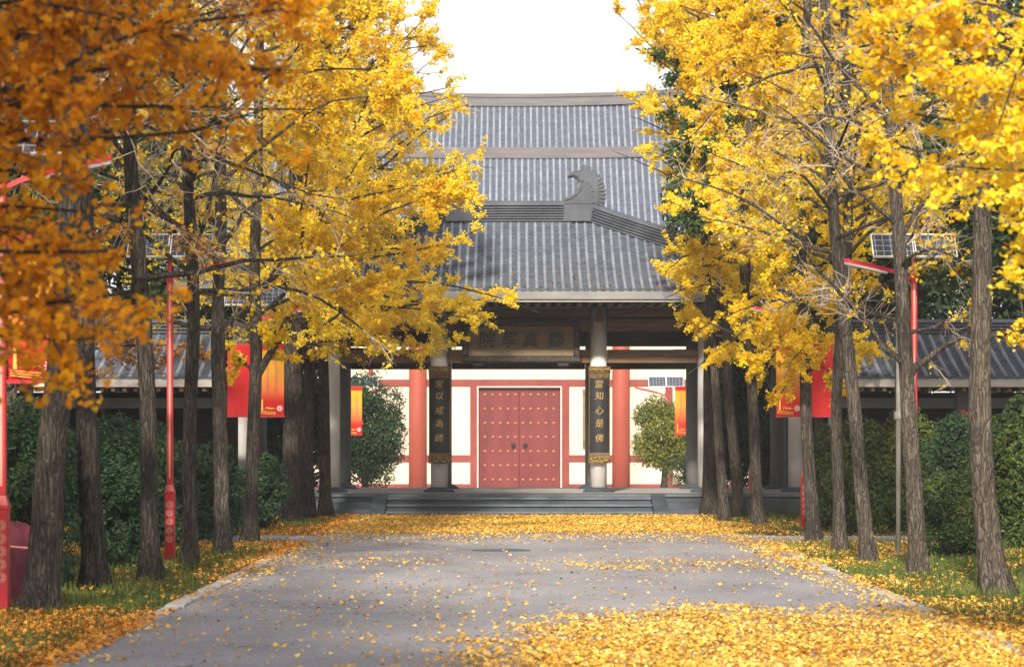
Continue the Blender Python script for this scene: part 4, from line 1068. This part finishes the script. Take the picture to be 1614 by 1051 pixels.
G('straight trunk just left of the red lamp post on the left grass, nearly leafless crown', 'ginkgo tree', tr([(238, 912), (235, 760), (230, 560), (207, 290), (200, 100)], 31.6, 10.5), .112, .05, 103, nl=40, ulo=.30, reach=3.2, nleaf=2400, lsize=0.05, leaf='yellow', bark='bark_dark', twig='twig', twigs=1.6, xlim=LEDGE, tint=(.35, .2), bare=.4)
G('slim dark trunk just right of the red lamp post on the left grass', 'ginkgo tree', tr([(298, 893), (298, 700), (304, 480), (292, 200)], 34.6, 10.5), .098, .045, 104, nl=40, ulo=.30, reach=3.2, nleaf=4400, lsize=0.05, bark='bark_dark', twigs=1.5, xlim=LEDGE, tint=(.42, .2), bare=.3)
G('grey-lit trunk left of the red banner, fifth of the left row', 'ginkgo tree', tr([(351, 873), (347, 700), (345, 430), (350, 200)], 38.3, 11), .115, .05, 105, nl=32, ulo=.26, reach=3.3, bald=lambda p: p[:, 0] < -3.2, nleaf=10500, lsize=0.05, xlim=LEDGE, tint=(.5, .2), twigs=1.5, bare=.25)
f0 = P(404, 595, 42.4)
G('forked trunk standing in front of the red and orange banners, sixth of the left row', 'ginkgo tree', tr([(394, 856), (398, 720), (404, 590), (402, 400), (408, 200)], 42.4, 11.5), .112, .05, 106, nl=40, ulo=.26, reach=3.7, nleaf=109856, xlim=LEDGE, tint=(.62, .16), bare=.14, lsize=.045, bald=lambda p: p[:, 0] < -3.7 + .5 * lump(p, 3, .6),
  extra=[([f0, P(450, 515, 42.3), P(478, 430, 42.2), P(512, 365, 42)], .065, .02), ([f0 + [0, 0, .05], P(365, 560, 42.2), P(340, 520, 42), P(300, 500, 41.8)], .03, .008), ([P(404, 500, 42.4), P(520, 400, 42), P(600, 330, 42), P(735, 300, 41.6)], .035)])
bigA = P(462, 560, 52.6)
G('broad dark trunk at the end of the left row, leftmost of the close group', 'ginkgo tree', tr([(460, 823), (462, 700), (460, 500), (466, 250)], 52.6, 13.5), .205, .06, 107, bald=lambda p: p[:, 0] < -5.3 + .5 * lump(p, 3, .6), nl=66, ulo=.22, reach=4.2, nleaf=142812, bark='bark_dark', xlim=LEDGE, tint=(.68, .14), lsize=.041,
  extra=[([P(465, 500, 52.6), P(560, 490, 52.3), P(660, 480, 52), P(735, 470, 51.8)], .05), ([P(465, 470, 52.6), P(580, 440, 52), P(700, 445, 51.6), P(790, 465, 51.4), P(852, 494, 51.2)], .04), ([P(465, 490, 52.6), P(600, 480, 52), P(690, 490, 51.6), P(765, 508, 51.4)], .035),
         ([P(465, 510, 52.6), P(540, 500, 52.2), P(590, 540, 52), P(608, 590, 51.8)], .03), ([P(465, 540, 52.6), P(540, 540, 52.2), P(620, 520, 52), P(650, 560, 51.9)], .03), ([P(465, 440, 52.6), P(600, 400, 52.2), P(700, 390, 52), P(760, 360, 51.9)], .035)])
G('dark trunk in the middle of the close group at the end of the left row', 'ginkgo tree', tr([(487, 818), (484, 700), (490, 500), (500, 200)], 54.4, 13.5), .125, .05, 108, bald=lambda p: p[:, 0] < -5.3 + .5 * lump(p, 3, .6), nl=66, ulo=.24, reach=4.2, nleaf=131827, bark='bark_dark', xlim=LEDGE, tint=(.7, .14), lsize=.041,
  extra=[([P(490, 420, 54.4), P(600, 330, 54), P(690, 270, 54), P(775, 262, 54)], .035), ([P(492, 300, 54.4), P(600, 230, 54), P(680, 180, 54), P(740, 165, 54)], .03), ([P(495, 200, 54.4), P(570, 130, 54), P(630, 70, 54), P(680, 20, 54)], .03), ([P(495, 250, 54.4), P(560, 200, 54), P(620, 150, 54), P(690, 90, 54)], .03), ([P(495, 380, 54.4), P(580, 330, 54), P(650, 310, 54), P(710, 300, 54)], .03)])
G('dark trunk touching the left pavilion column, rightmost of the left row', 'ginkgo tree', tr([(513, 815), (512, 700), (508, 500), (520, 200)], 55.6, 13.5), .13, .05, 109, bald=lambda p: p[:, 0] < -5.3 + .5 * lump(p, 3, .6), nl=66, ulo=.24, reach=4.0, nleaf=131827, bark='bark_dark', xlim=LEDGE, tint=(.72, .14), lsize=.041)
# right row, near to far
G('thickest trunk of the right row, dark and nearly leafless, at the right edge', 'ginkgo tree', tr([(1570, 932), (1552, 800), (1545, 640), (1548, 350), (1560, 120)], 29.0, 9.5), .138, .055, 111, left=False, nl=20, ulo=.42, reach=2.6, nleaf=4500, lsize=0.05, xlim=lambda z, D: 2.6 if z < 5 else 2.0, tint=(.55, .2), bare=.4, zfloor=3.0,
  extra=[([P(1550, 540, 29), P(1580, 525, 28.9), P(1640, 515, 28.8)], .03, .015)])
fk = P(1432, 585, 32.6)
G('grey bare forked tree in front of the dark solar panels, second of the right row', 'ginkgo tree', tr([(1450, 907), (1440, 780), (1432, 620), (1420, 440), (1404, 220), (1392, 60)], 32.6, 10), .105, .045, 112, left=False, nl=34, ulo=.28, reach=2.6, nleaf=1200, lsize=0.05, twigs=1.8, xlim=lambda z, D: 2.9, tint=(.5, .2), bare=.3, zfloor=2.2,
  extra=[([fk, P(1395, 550, 32.5), P(1345, 480, 32.3), P(1290, 430, 32), P(1265, 380, 31.8)], .04, .012), ([P(1436, 590, 32.6), P(1480, 548, 32.5), P(1530, 525, 32.3), P(1545, 520, 32.2)], .045, .02), ([P(1420, 360, 32.6), P(1360, 310, 32.4), P(1300, 250, 32.2), P(1250, 190, 32)], .03, .008), ([P(1418, 380, 32.6), P(1450, 320, 32.6), P(1500, 290, 32.5), P(1560, 270, 32.3)], .035, .01), ([P(1404, 200, 32.6), P(1330, 110, 32.4), P(1280, 60, 32.2), P(1260, -30, 32)], .03, .01)])
G('furrowed bare trunk left of the forked bare tree, third of the right row', 'ginkgo tree', tr([(1368, 888), (1355, 760), (1345, 620), (1322, 430), (1310, 280), (1300, 0)], 35.7, 10.5), .098, .045, 113, left=False, nl=30, ulo=.30, reach=2.8, nleaf=4200, lsize=0.05, twigs=1.5, xlim=REDGE, tint=(.55, .2), bare=.35)
G('pale bare trunk crossing behind its neighbour, fourth of the right row', 'ginkgo tree', tr([(1325, 870), (1320, 720), (1318, 600), (1335, 400), (1338, 240), (1332, 0)], 39.0, 11), .092, .045, 114, left=False, nl=32, ulo=.30, reach=3.0, nleaf=9000, lsize=0.05, twigs=1.4, xlim=REDGE, tint=(.6, .2), bare=.3)
G('straight brown trunk standing just right of the banner lamp post, fifth of the right row', 'ginkgo tree', tr([(1282, 854), (1276, 740), (1270, 600), (1262, 400), (1270, 200)], 43.0, 12), .105, .045, 115, left=False, nl=44, ulo=.24, reach=3.3, nleaf=142812, xlim=REDGE, tint=(.66, .16), lsize=.045,
  extra=[([P(1270, 560, 43), P(1255, 580, 42.8), P(1240, 600, 42.7), P(1225, 640, 42.6)], .025), ([P(1270, 590, 43), P(1300, 570, 42.9), P(1310, 600, 42.8), P(1320, 640, 42.7)], .015), ([P(1270, 480, 43), P(1230, 470, 42.2), P(1190, 480, 41.8), P(1140, 500, 41.6)], .03), ([P(1268, 440, 43), P(1300, 430, 42), P(1330, 440, 41.8), P(1370, 470, 41.6)], .025), ([P(1268, 520, 43), P(1240, 520, 42), P(1220, 540, 41.8), P(1180, 570, 41.6)], .025), ([P(1268, 400, 43), P(1230, 370, 42), P(1180, 350, 41.8), P(1120, 370, 41.6)], .03), ([P(1268, 540, 43), P(1280, 530, 42.2), P(1250, 560, 41.9), P(1235, 600, 41.8)], .02)])
G('slender clear-stemmed trunk left of the banner lamp post, sixth of the right row', 'ginkgo tree', tr([(1196, 829), (1190, 720), (1184, 600), (1170, 400), (1180, 200)], 50.6, 13), .110, .045, 116, left=False, nl=46, ulo=.24, reach=3.6, nleaf=153798, xlim=REDGE, tint=(.68, .15), lsize=.041,
  extra=[([P(1184, 560, 50.6), P(1150, 545, 50.4), P(1120, 560, 50.2), P(1085, 590, 50.2)], .03), ([P(1184, 560, 50.6), P(1200, 570, 50.4), P(1210, 590, 50.2), P(1215, 625, 50.2)], .025), ([P(1180, 520, 50.6), P(1190, 500, 49.8), P(1170, 520, 49.4), P(1130, 560, 49.2)], .03), ([P(1182, 540, 50.6), P(1215, 520, 50), P(1235, 530, 49.6), P(1260, 560, 49.4)], .03), ([P(1180, 470, 50.6), P(1220, 440, 50), P(1250, 440, 49.8), P(1290, 460, 49.4)], .03), ([P(1178, 470, 50.6), P(1130, 450, 50.3), P(1090, 450, 50.2), P(1050, 470, 50.2)], .03), ([P(1175, 400, 50.6), P(1130, 380, 50.3), P(1090, 400, 50.2), P(1048, 425, 50.2)], .03)])
G('slim trunk leaning left between two others beside the pavilion steps', 'ginkgo tree', tr([(1166, 816), (1156, 700), (1146, 600), (1150, 400), (1160, 200)], 54.8, 13.5), .115, .045, 117, left=False, nl=44, ulo=.26, reach=4.0, nleaf=142812, xlim=REDGE, tint=(.72, .14), lsize=.041,
  extra=[([P(1150, 380, 54.8), P(1090, 290, 54.6), P(1040, 270, 54.4), P(965, 238, 54.4)], .03), ([P(1155, 200, 54.8), P(1080, 120, 54.6), P(1010, 60, 54.4), P(975, 20, 54.4)], .03)])
grow('ginkgo_tree', 'dark deeply furrowed trunk against the right outer column of the pavilion', 'ginkgo tree', tr([(1120, 809), (1120, 700), (1118, 600), (1120, 400), (1130, 200)], 57.0, 13.5), .165, .05, 118, nl=40, ulo=.30, reach=4.0, nleaf=109856, bark='bark_dark', xlim=REDGE, tint=(.70, .15), lsize=.041, group=GR)
# an evergreen among the right row
eg = grow('evergreen_tree', 'tall dark green evergreen among the yellow right row beside the pavilion', 'evergreen tree', tr([(1143, 824), (1134, 700), (1127, 580), (1110, 380), (1105, 150)], 52.4, 11.0), .095, .04, 119, nl=26, ulo=.48, reach=1.5, nleaf=5000, leaf='green', twig='twig_dark', xlim=REDGE, tint=(.45, .2), shape=LEAF_OVAL, lsize=.09, zfloor=5.4)
rge = np.random.default_rng(44); Cs = []; Ns = []
for (px, py, D, rx, rz) in ((1112, 200, 49.2, .5, .38), (1130, 235, 49.2, .42, .3), (1105, 325, 49.0, .5, .42), (1085, 300, 49.4, .3, .25), (1150, 120, 52, .5, .4), (1200, 60, 52, .5, .4)):
    for q_ in range(9):
        c0 = P(px, py, D) + rge.normal(size=3) * [rx * .5, .3, rz * .5]; m_ = 420
        d = norm(rge.normal(size=(m_, 3))); Cs.append(c0 + d * [.26, .22, .28] * (rge.random((m_, 1)) ** .5)); Ns.append(d)
Cs = np.concatenate(Cs); Ns = np.concatenate(Ns)
lv, lf_ = leaves(rge, Cs, .085, LEAF_OVAL, Ns + np.array([0, -.3, .3]), .9)
bulk('foliage', lv, [lf_], M['green'], eg, tint=np.repeat(np.clip(.5 + .25 * lump(Cs, 4, 1.2) + .15 * rge.normal(size=len(Cs)), 0, 1), 4))

# the near trees whose boughs hang into the picture
D0 = 13.0
b0 = np.array([-4.6, 13.2, 2.9])
def gap(p):
    # the near tree's open middle, between its upper and lower boughs
    x, z = p[:, 0] / p[:, 1] * 13, CZ + (p[:, 2] - CZ) / p[:, 1] * 13
    g = ((x + 1.62) / .52) ** 2 + ((z - 2.78 - .12 * (x + 1.6)) / .21) ** 2 < 1
    g |= ((x + 2.12) / .12) ** 2 + ((z - 3.06) / .09) ** 2 < 1
    return (g | ((x > -1.7) & (z < 2.62)) | ((x > -1.95) & (z < 2.05))) & (p[:, 2] < 4)
def bough(pts, r=.03, D=D0, j=0): return ([np.array(b0)] + [P(x, y, D + j) for x, y in pts], r, .006)
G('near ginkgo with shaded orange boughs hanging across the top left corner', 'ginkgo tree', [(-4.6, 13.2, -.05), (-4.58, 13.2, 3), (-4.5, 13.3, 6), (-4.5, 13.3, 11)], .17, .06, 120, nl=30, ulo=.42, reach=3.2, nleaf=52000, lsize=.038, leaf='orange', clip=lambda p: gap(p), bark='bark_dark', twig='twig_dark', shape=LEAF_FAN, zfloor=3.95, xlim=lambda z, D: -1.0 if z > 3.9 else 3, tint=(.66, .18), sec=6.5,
  extra=[bough([(-150, 190), (0, 148), (75, 130), (195, 85), (275, 30)], .034, 12.6), bough([(-200, 120), (0, 60), (160, 20), (330, -20)], .03, 13.4), bough([(-150, 250), (20, 215), (170, 225), (300, 225), (425, 172)], .028, 13), bough([(-100, 120), (120, 110), (290, 95), (420, 110)], .026, 13.6),
         bough([(-100, 60), (100, 40), (300, 60), (455, 8)], .026, 13.2), bough([(-150, 330), (0, 300), (70, 290), (130, 340)], .024, 12.8), bough([(-150, 420), (0, 395), (90, 380), (180, 400)], .024, 12.4), bough([(-150, 495), (0, 487), (110, 485), (255, 455)], .026, 12.6), bough([(-150, 480), (0, 470), (100, 500), (190, 530)], .024, 12.9),
         bough([(-150, 430), (0, 440), (110, 440), (240, 440)], .02, 13.2), bough([(-150, 360), (0, 345), (60, 350), (130, 380)], .02, 13.4), bough([(-100, 160), (60, 165), (200, 170), (340, 165)], .022, 12.9), bough([(-150, 20), (50, -10), (180, 20), (290, 60)], .02, 12.7), bough([(-150, 520), (0, 520), (60, 515), (120, 535)], .02, 12.5), bough([(-150, 260), (0, 255), (50, 260), (110, 300)], .02, 13.3)])
b1 = np.array([5.2, 18.6, 3.2])
def boughr(pts, r=.03, D=18.2): return ([np.array(b1)] + [P(x, y, D) for x, y in pts], r, .006)
G('near ginkgo with sunlit yellow boughs hanging into the top right corner', 'ginkgo tree', [(5.2, 18.6, -.05), (5.2, 18.6, 3), (5.15, 18.7, 6), (5.1, 18.7, 8.5)], .16, .06, 121, left=False, nl=20, ulo=.60, reach=2.4, nleaf=26000, lsize=.046, shape=LEAF_FAN, zfloor=4.7, xlim=lambda z, D: 2.9 if z > 4.6 else -3, tint=(.62, .15), sec=5.5,
  extra=[boughr([(1700, 120), (1614, 92), (1500, 48), (1370, -10)], .034), boughr([(1700, 220), (1614, 214), (1530, 200), (1440, 180)], .03, 18.5), boughr([(1700, 60), (1600, 20), (1500, 0), (1400, -40)], .025, 17.8), boughr([(1700, 180), (1600, 160), (1510, 120), (1400, 110), (1355, 70)], .028, 18), boughr([(1700, 280), (1610, 270), (1560, 262), (1480, 262)], .025, 17.9),
         boughr([(1700, 320), (1620, 300), (1580, 300), (1540, 300)], .02, 18.3), boughr([(1700, 340), (1630, 330), (1600, 350), (1580, 430)], .014, 18.4), boughr([(1700, 100), (1620, 60), (1550, 90), (1480, 110)], .022, 18.1), boughr([(1700, 240), (1610, 235), (1540, 235), (1450, 250)], .022, 18.6), boughr([(1720, 30), (1640, 10), (1590, 130), (1570, 190)], .02, 17.6)])
# trees added beside and behind the eye, out of the picture, to shade the left side
for i, (x, y, h) in enumerate(((-8.2, 25.5, 11.5), (-8.4, 17.5, 12), (-8.6, 9.0, 12), (-4.9, 5.0, 12), (-4.0, 0.8, 12.5), (-5.2, -3.0, 12.5), (-9.0, 0.0, 12))):
    o = grow('ginkgo_tree', 'added ginkgo tree outside the picture to the left, shading the verge', 'ginkgo tree', [(x, y, -.05), (x, y, 4), (x, y, 8), (x, y, h)], .16, .06, 180 + i, nl=44, ulo=.26, reach=4.0, nleaf=9000, lsize=.16, twigs=.4, bare=.3, group='ginkgo trees outside the picture', zfloor=2.6, xlim=lambda z, D: -max(2.4, D * .2))
# second row and trees beyond
B = lambda label, x, y, s, **k: grow('background_tree', label, 'tree', [(x, y, -.05), (x + .1, y, 4), (x - .1, y, 8), (x, y, k.pop('h', 12))], .13, .05, s, group='trees beyond the avenue rows', lsize=k.pop('lsize', .07), **k)
B('bare brown-twigged tree behind the left row, far left', -6.6, 33, 131, nl=34, ulo=.2, reach=3.0, nleaf=7700, leaf='brown', twigs=1.4, xlim=lambda z, D: -3.6)
B('yellowing thin tree behind the left red lamp post', -7.4, 42, 132, nl=34, ulo=.2, reach=3.2, nleaf=4840, tint=(.25, .2), twigs=1.6, bare=.2)
B('full yellow tree beyond the left row next to the gallery', -9.0, 49.5, 133, h=13.5, nl=40, ulo=.22, reach=3.6, leaf='brown', twigs=1.4, nleaf=26400, tint=(.55, .18))
B('full yellow tree beyond the right row in front of the right gallery', 7.0, 50.5, 134, h=13.5, nl=40, ulo=.3, reach=3.4, nleaf=28600, tint=(.5, .18), zfloor=4.0)
def EG(label, x, y, z, r, s, n=9000, lsize=.2, leaf='green', clumps=34, **k):
    return blob('evergreen_tree', label, 'evergreen tree', (x, y, z), r, s, n=n, lsize=lsize, leaf=leaf, clumps=clumps, trunk=([(x, y, -.05 if y < 66 else gz(y) - .05), (x + .1, y, z * .4), (x, y, z * .8)], .14, .05), group='evergreen trees around the avenue', **k)
EG('dark evergreen behind the right solar lamp post', 8.6, 45.5, 6.5, (2.9, 2.2, 3.0), 141, n=34000, lsize=.15)
EG('dark evergreen at the right edge behind the thickest trunk', 9.6, 38.5, 7.0, (2.3, 2.0, 2.9), 142, n=30000, lsize=.13)
EG('tall dark evergreen filling the gap above the right gallery', 7.4, 59.5, 8.0, (2.8, 2.2, 4.4), 143, n=26000)
EG('dark evergreen far right above the gallery roof', 13.0, 60.5, 6.8, (3.6, 3, 4.8), 144, n=26000, lsize=.24)
EG('dark evergreen behind the ridge of the right gallery, right of the solar lamp', 10.0, 59.8, 6.2, (2.6, 2.0, 4.2), 151, n=34000, lsize=.15, tint=(.3, .18))
EG('dark evergreen at the left edge behind the leaning trunk', -8.6, 40.0, 4.4, (2.4, 2.2, 2.9), 145, n=32000, lsize=.15)
EG('tall dark evergreen above the left gallery, left edge', -12.6, 60.5, 7.8, (4, 3, 4.6), 146, n=28000, lsize=.24)
EG('tall dark evergreen above the left gallery near the pavilion', -8.6, 60.5, 7.6, (2.6, 2.2, 4.2), 147, n=28000)
EG('round green tree darkened as in shade in the courtyard seen left of the white column', -4.3, 80, 1.62, (1.4, 1.0, 1.85), 148, n=30000, lsize=.085, rag=.4, tint=(.25, .15))  # low leaf tint paints this tree as if in shade
EG('yellow-green round tree in the courtyard seen right of the red column', 4.42, 82, 1.62, (.95, .8, 1.42), 149, n=18000, lsize=.085, leaf='lit_green', tint=(.5, .25), rag=.45)
EG('small dark green tree overlapping the yellow-green courtyard tree', 4.9, 78, .62, (.62, .6, .75), 150, n=6000, lsize=.041)
# dark growth right and left of the pavilion, seen between the trunks
for i, (x, y, z, r) in enumerate(((6.1, 68, 1.9, (1.35, 1.0, 2.3)), (-6.0, 68.5, 1.9, (1.5, 1.0, 2.3)), (8.4, 68.5, 3.6, (2.2, 1.3, 3.6)), (-8.2, 69, 3.4, (2.2, 1.3, 3.4)))):
    EG(('dark bushy tree behind the pavilion between its right columns', 'dark bushy tree behind the pavilion between its left columns', 'dark tree behind the right gallery', 'dark tree behind the left gallery')[i], x, y, z, r, 160 + i, n=36000, lsize=.13, clumps=44)

# ------------------------------------------------------------------ shrubs
SG = 'clipped shrubs behind the avenue rows'
def SH(label, px, py0, py1, hw, D, s, n=12000, leaf='shrub', lsize=.07, **k):
    """shrub between photo heights py0 (top) and its foot, hw = half width in photo pixels"""
    top = P(px, py0, D); x = top[0]; h = top[2]
    return blob('shrub', label, 'shrub', (x, D, h * .45), (hw * D / F, min(hw * D / F, 1.3), h * .66), s, n=n, lsize=lsize, leaf=leaf, group=SG, **k)
SH('large dark round shrub at the left edge behind the leaning trunk', 40, 625, 900, 75, 29.5, 201, n=20000, lsize=.06)
SH('large bluish-green shrub between the second and third left trunks', 165, 665, 880, 80, 34.5, 202, n=20000, lsize=.06)
SH('dark shrub behind the left red lamp post', 250, 690, 860, 62, 40, 203, n=14000)
SH('low dark shrub between the slim dark trunk and the grey-lit trunk', 330, 700, 840, 55, 43.5, 204, n=12000)
SH('dark shrub under the red banner on the left', 405, 715, 820, 45, 47.5, 205, n=9000)
SH('broad green shrub hedge right of the banner lamp post', 1345, 668, 800, 70, 46.5, 206, n=18000, leaf='shrub_y', tint=(.42, .2))
SH('yellowish-green shrub behind the bare forked tree', 1440, 655, 805, 60, 46.5, 207, n=15000, leaf='shrub_y', tint=(.5, .2))
SH('round olive shrub at the foot of the thickest right trunk', 1500, 725, 870, 52, 37.5, 208, n=17000, leaf='shrub_y', lsize=.055, tint=(.3, .18))
SH('tall dark shrub at the right edge behind the thickest trunk', 1600, 640, 850, 70, 40, 209, n=18000, leaf='shrub_y', tint=(.3, .2))
SH('dark green shrub behind the round olive shrub', 1530, 650, 800, 60, 43.5, 210, n=14000, leaf='shrub')
SH('small shrub left of the right hedge beside the lamp base', 1305, 720, 810, 28, 48.5, 211, n=6000, leaf='shrub_y')
blob('red_leaved_shrub', 'reddish shrub above the green shrubs on the right', 'shrub', tuple(P(1525, 660, 44.6)), (.22, .2, .18), 220, n=900, lsize=.07, leaf='red_leaf', clumps=7)
blob('red_leaved_shrub', 'small reddish shrub between the left banners and the dark trunks', 'shrub', tuple(P(424, 752, 50)), (.22, .2, .26), 221, n=900, lsize=.06, leaf='red_leaf', clumps=8)

# ------------------------------------------------------------------ grass and fallen leaves
rg = np.random.default_rng(77)
def in_road(x, y):
    m = (x > XL - .05) & (x < XR + .05) & (y < 57)
    m |= (y > 42.3) & (y < 45.5)
    return m
def smooth(a, b, v): t = np.clip((v - a) / (b - a), 0, 1); return t * t * (3 - 2 * t)
n = 150000
x = rg.uniform(-9.5, 10, n); y = 18 + 39 * rg.random(n) ** 1.25
ok = ~in_road(x, y) & (x > XL - 7) & ~((x > XL - .24) & (x < XR + .24)) & ~((np.abs(x - AX) < 7.2) & (y > 57.6) )
nz = lump(np.c_[x * .9, y * .45, 0 * x], 31)
ok &= rg.random(n) < (.55 + .45 * nz)
x, y = x[ok], y[ok]; n = len(x)
h = (.05 + .07 * rg.random(n)) * (1 + .3 * lump(np.c_[x, y, 0 * x], 35)); a = rg.random(n) * 6.28; wd = .006 + .004 * rg.random(n) + y * .00012
lx, ly = rg.normal(size=n) * .035, rg.normal(size=n) * .035
V = np.stack([np.stack([x - wd * np.cos(a), y - wd * np.sin(a), 0 * x - .02], -1), np.stack([x + wd * np.cos(a), y + wd * np.sin(a), 0 * x - .02], -1), np.stack([x + lx, y + ly, h], -1)], 1)
tt = np.clip(.45 + .25 * lump(np.c_[x * .7, y * .5, 0 * x], 33) + .18 * rg.normal(size=n), 0, 1)
props(bulk('grass', V.reshape(-1, 3), [np.arange(n * 3).reshape(n, 3)], M['grass'], tint=np.repeat(tt, 3)), 'short green grass of the verges under both rows of trees', 'grass', kind='stuff')

def litter(name, label, m, n, x0, x1, y0, y1, dens, dmax, tint0, z0=.012, size=.06, seed=1, tilt=.42):
    r = np.random.default_rng(seed)
    n = int((x1 - x0) * (y1 - y0) * dmax)
    x = r.uniform(x0, x1, n); y = r.uniform(y0, y1, n)
    k = r.random(n) < np.clip(dens(x, y) / dmax, 0, 1); x, y = x[k], y[k]; n = len(x)
    Z = norm(np.stack([r.normal(size=n) * tilt, r.normal(size=n) * tilt, np.ones(n)], -1))
    Y = norm(np.cross(Z, norm(r.normal(size=(n, 3))))); X = np.cross(Y, Z); s = size * (.5 + .85 * r.random(n)); C = np.stack([x, y, np.full(n, z0) + .035 * r.random(n) ** 2], -1)
    sh = LEAF_KITE * [1, 1, 2.2]
    V = C[:, None] + s[:, None, None] * (X[:, None] * sh[None, :, 0:1] + Y[:, None] * (sh[None, :, 1:2] - .5) + Z[:, None] * sh[None, :, 2:3])
    V[:, :, 2] = np.maximum(V[:, :, 2], .007)
    tn = np.clip(tint0 + .12 * lump(np.c_[x, y * .6, 0 * x], seed + 5) + .30 * r.normal(size=n), 0, 1)
    print(name, n)
    return props(bulk(name, V.reshape(-1, 3), [np.arange(n * 4).reshape(n, 4)], M[m], tint=np.repeat(tn, 4)), label, 'leaves', kind='stuff')
def cl(x, y, s=1.0, seed=50): return lump(np.c_[x * 1.3 * s, y * .7 * s, 0 * x], seed)
def d_road(x, y):
    c = cl(x, y); c2 = cl(x, y, 2.5, 51)
    on = (x > XL + .02) & (x < XR - .02)
    side = (y > 42.4) & (y < 45.6)
    base = np.clip(6 + 5 * c + 4 * c2, .6, 60) * np.where(y < 31, 2.3, 1.0)
    e = (60 + 150 * smooth(29, 34, y)) * (1 - smooth(0, .5, x - XL)) * (.35 + .65 * np.clip(.5 + c + c2, 0, 1)) + 300 * (1 - smooth(0, .6, XR - x)) * (.3 + .7 * np.clip(.5 + c + c2, 0, 1))
    near = 950 * smooth(26.6, 22.6, y + .8 * c + .6 * c2 + .4 * (XR - x) * .25) * smooth(-.3, 1.3, x + .35 * c2 + (24 - y) * .12)
    near2 = 170 * smooth(24, 19, y) * smooth(-1.5, 1.0, x)
    mid = 170 * np.exp(-((y - 34.6 - .3 * c) / 1.5) ** 2) * smooth(-.3, 1.2, x) * np.clip(.6 + c2, .1, 1.4) + 60 * np.exp(-((y - 36) / 1.5) ** 2) * smooth(-.6, -1.8, x)
    far = 680 * smooth(45.6, 47.4, y + .6 * c2) + 70 * smooth(41, 45, y)
    return (base + e + near + near2 + mid + far) * on + (~on & side) * (40 + 30 * c)
litter('fallen_leaves', 'yellow ginkgo leaves strewn over the grey road and thick before the steps', 'litter', 0, XL - 3, XR + 5, 18.3, 56.8, d_road, 1300, .58, seed=1, size=.039)
def d_left(x, y):
    c = cl(x, y, 1, 60); c2 = cl(x, y, 2.2, 61)
    off = (x < XL - .0) & ~((y > 42.4) & (y < 45.5))
    v = 620 * smooth(26.5, 24.4, y + .9 * c) * (1 - .85 * smooth(22.2, 21.0, y + .7 * c) * smooth(-3.3, -3.7, x)) + 300 * smooth(35.5, 39, y + 1.5 * c) + 35 + 35 * c2 + (300 - 200 * smooth(24, 26, y) * smooth(33, 30, y)) * smooth(XL - .8, XL - .1, x) * np.clip(.6 + c2, .1, 1)
    return v * off
litter('fallen_leaves', 'orange fallen leaves on the left grass verge', 'litter_o', 0, -8.5, XL + .25, 18.3, 57, d_left, 900, .55, seed=2, size=.044)
def d_right(x, y):
    c = cl(x, y, 1, 70); c2 = cl(x, y, 2.2, 71)
    off = (x > XR) & ~((y > 42.4) & (y < 45.5))
    v = 620 * smooth(26.5, 23.6, y + 1.2 * c) + 300 * smooth(36.5, 39, y + 1.2 * c) * smooth(42.8, 42, y) + 60 + 60 * c2 + 330 * smooth(XR + 1.3, XR + .1, x) * np.clip(.6 + c2, .1, 1) + 60 * smooth(46, 48, y)
    return v * off
litter('fallen_leaves', 'golden fallen leaves on the right grass verge', 'litter', 0, XR - .1, 9.5, 18.3, 57, d_right, 900, .45, seed=3, size=.043)
# a few leaves caught on the pavilion roof and the steps
r = np.random.default_rng(9); n = 420
u = r.uniform(-.2, 6.0, n); t = r.random(n) ** 1.8 * .5
x_, y_, z_ = surf(u, t, 'front'); C = np.stack([x_, y_ - .01, z_ + .03], -1)
lv, lf_ = leaves(r, C, .05, LEAF_KITE, np.array([[0, -.4, .9]]), 2.0)
props(bulk('fallen_leaves', lv, [lf_], M['brown'], tint=np.repeat(np.clip(r.normal(size=n) * .25 + .2, 0, 1), 4)), 'withered leaves caught between the pavilion roof tiles', 'leaves', kind='stuff')

# ------------------------------------------------------------------ autumn haze
hb = MB(); hb.box(-160, 160, -60, 190, -2.0, 24)
hz_ = hb.build('haze', None)
hm = bpy.data.materials.new('haze_air'); hm.use_nodes = True; hm.node_tree.nodes.clear()
vo = hm.node_tree.nodes.new('ShaderNodeVolumePrincipled'); mo = hm.node_tree.nodes.new('ShaderNodeOutputMaterial')
vo.inputs['Density'].default_value = 0.0007; vo.inputs['Color'].default_value = (0.93, 0.95, 1.0, 1); vo.inputs['Anisotropy'].default_value = 0.2
hm.node_tree.links.new(vo.outputs[0], mo.inputs['Volume']); hz_.data.materials.append(hm)
props(hz_, 'thin pale autumn haze over the avenue', 'haze', kind='stuff')
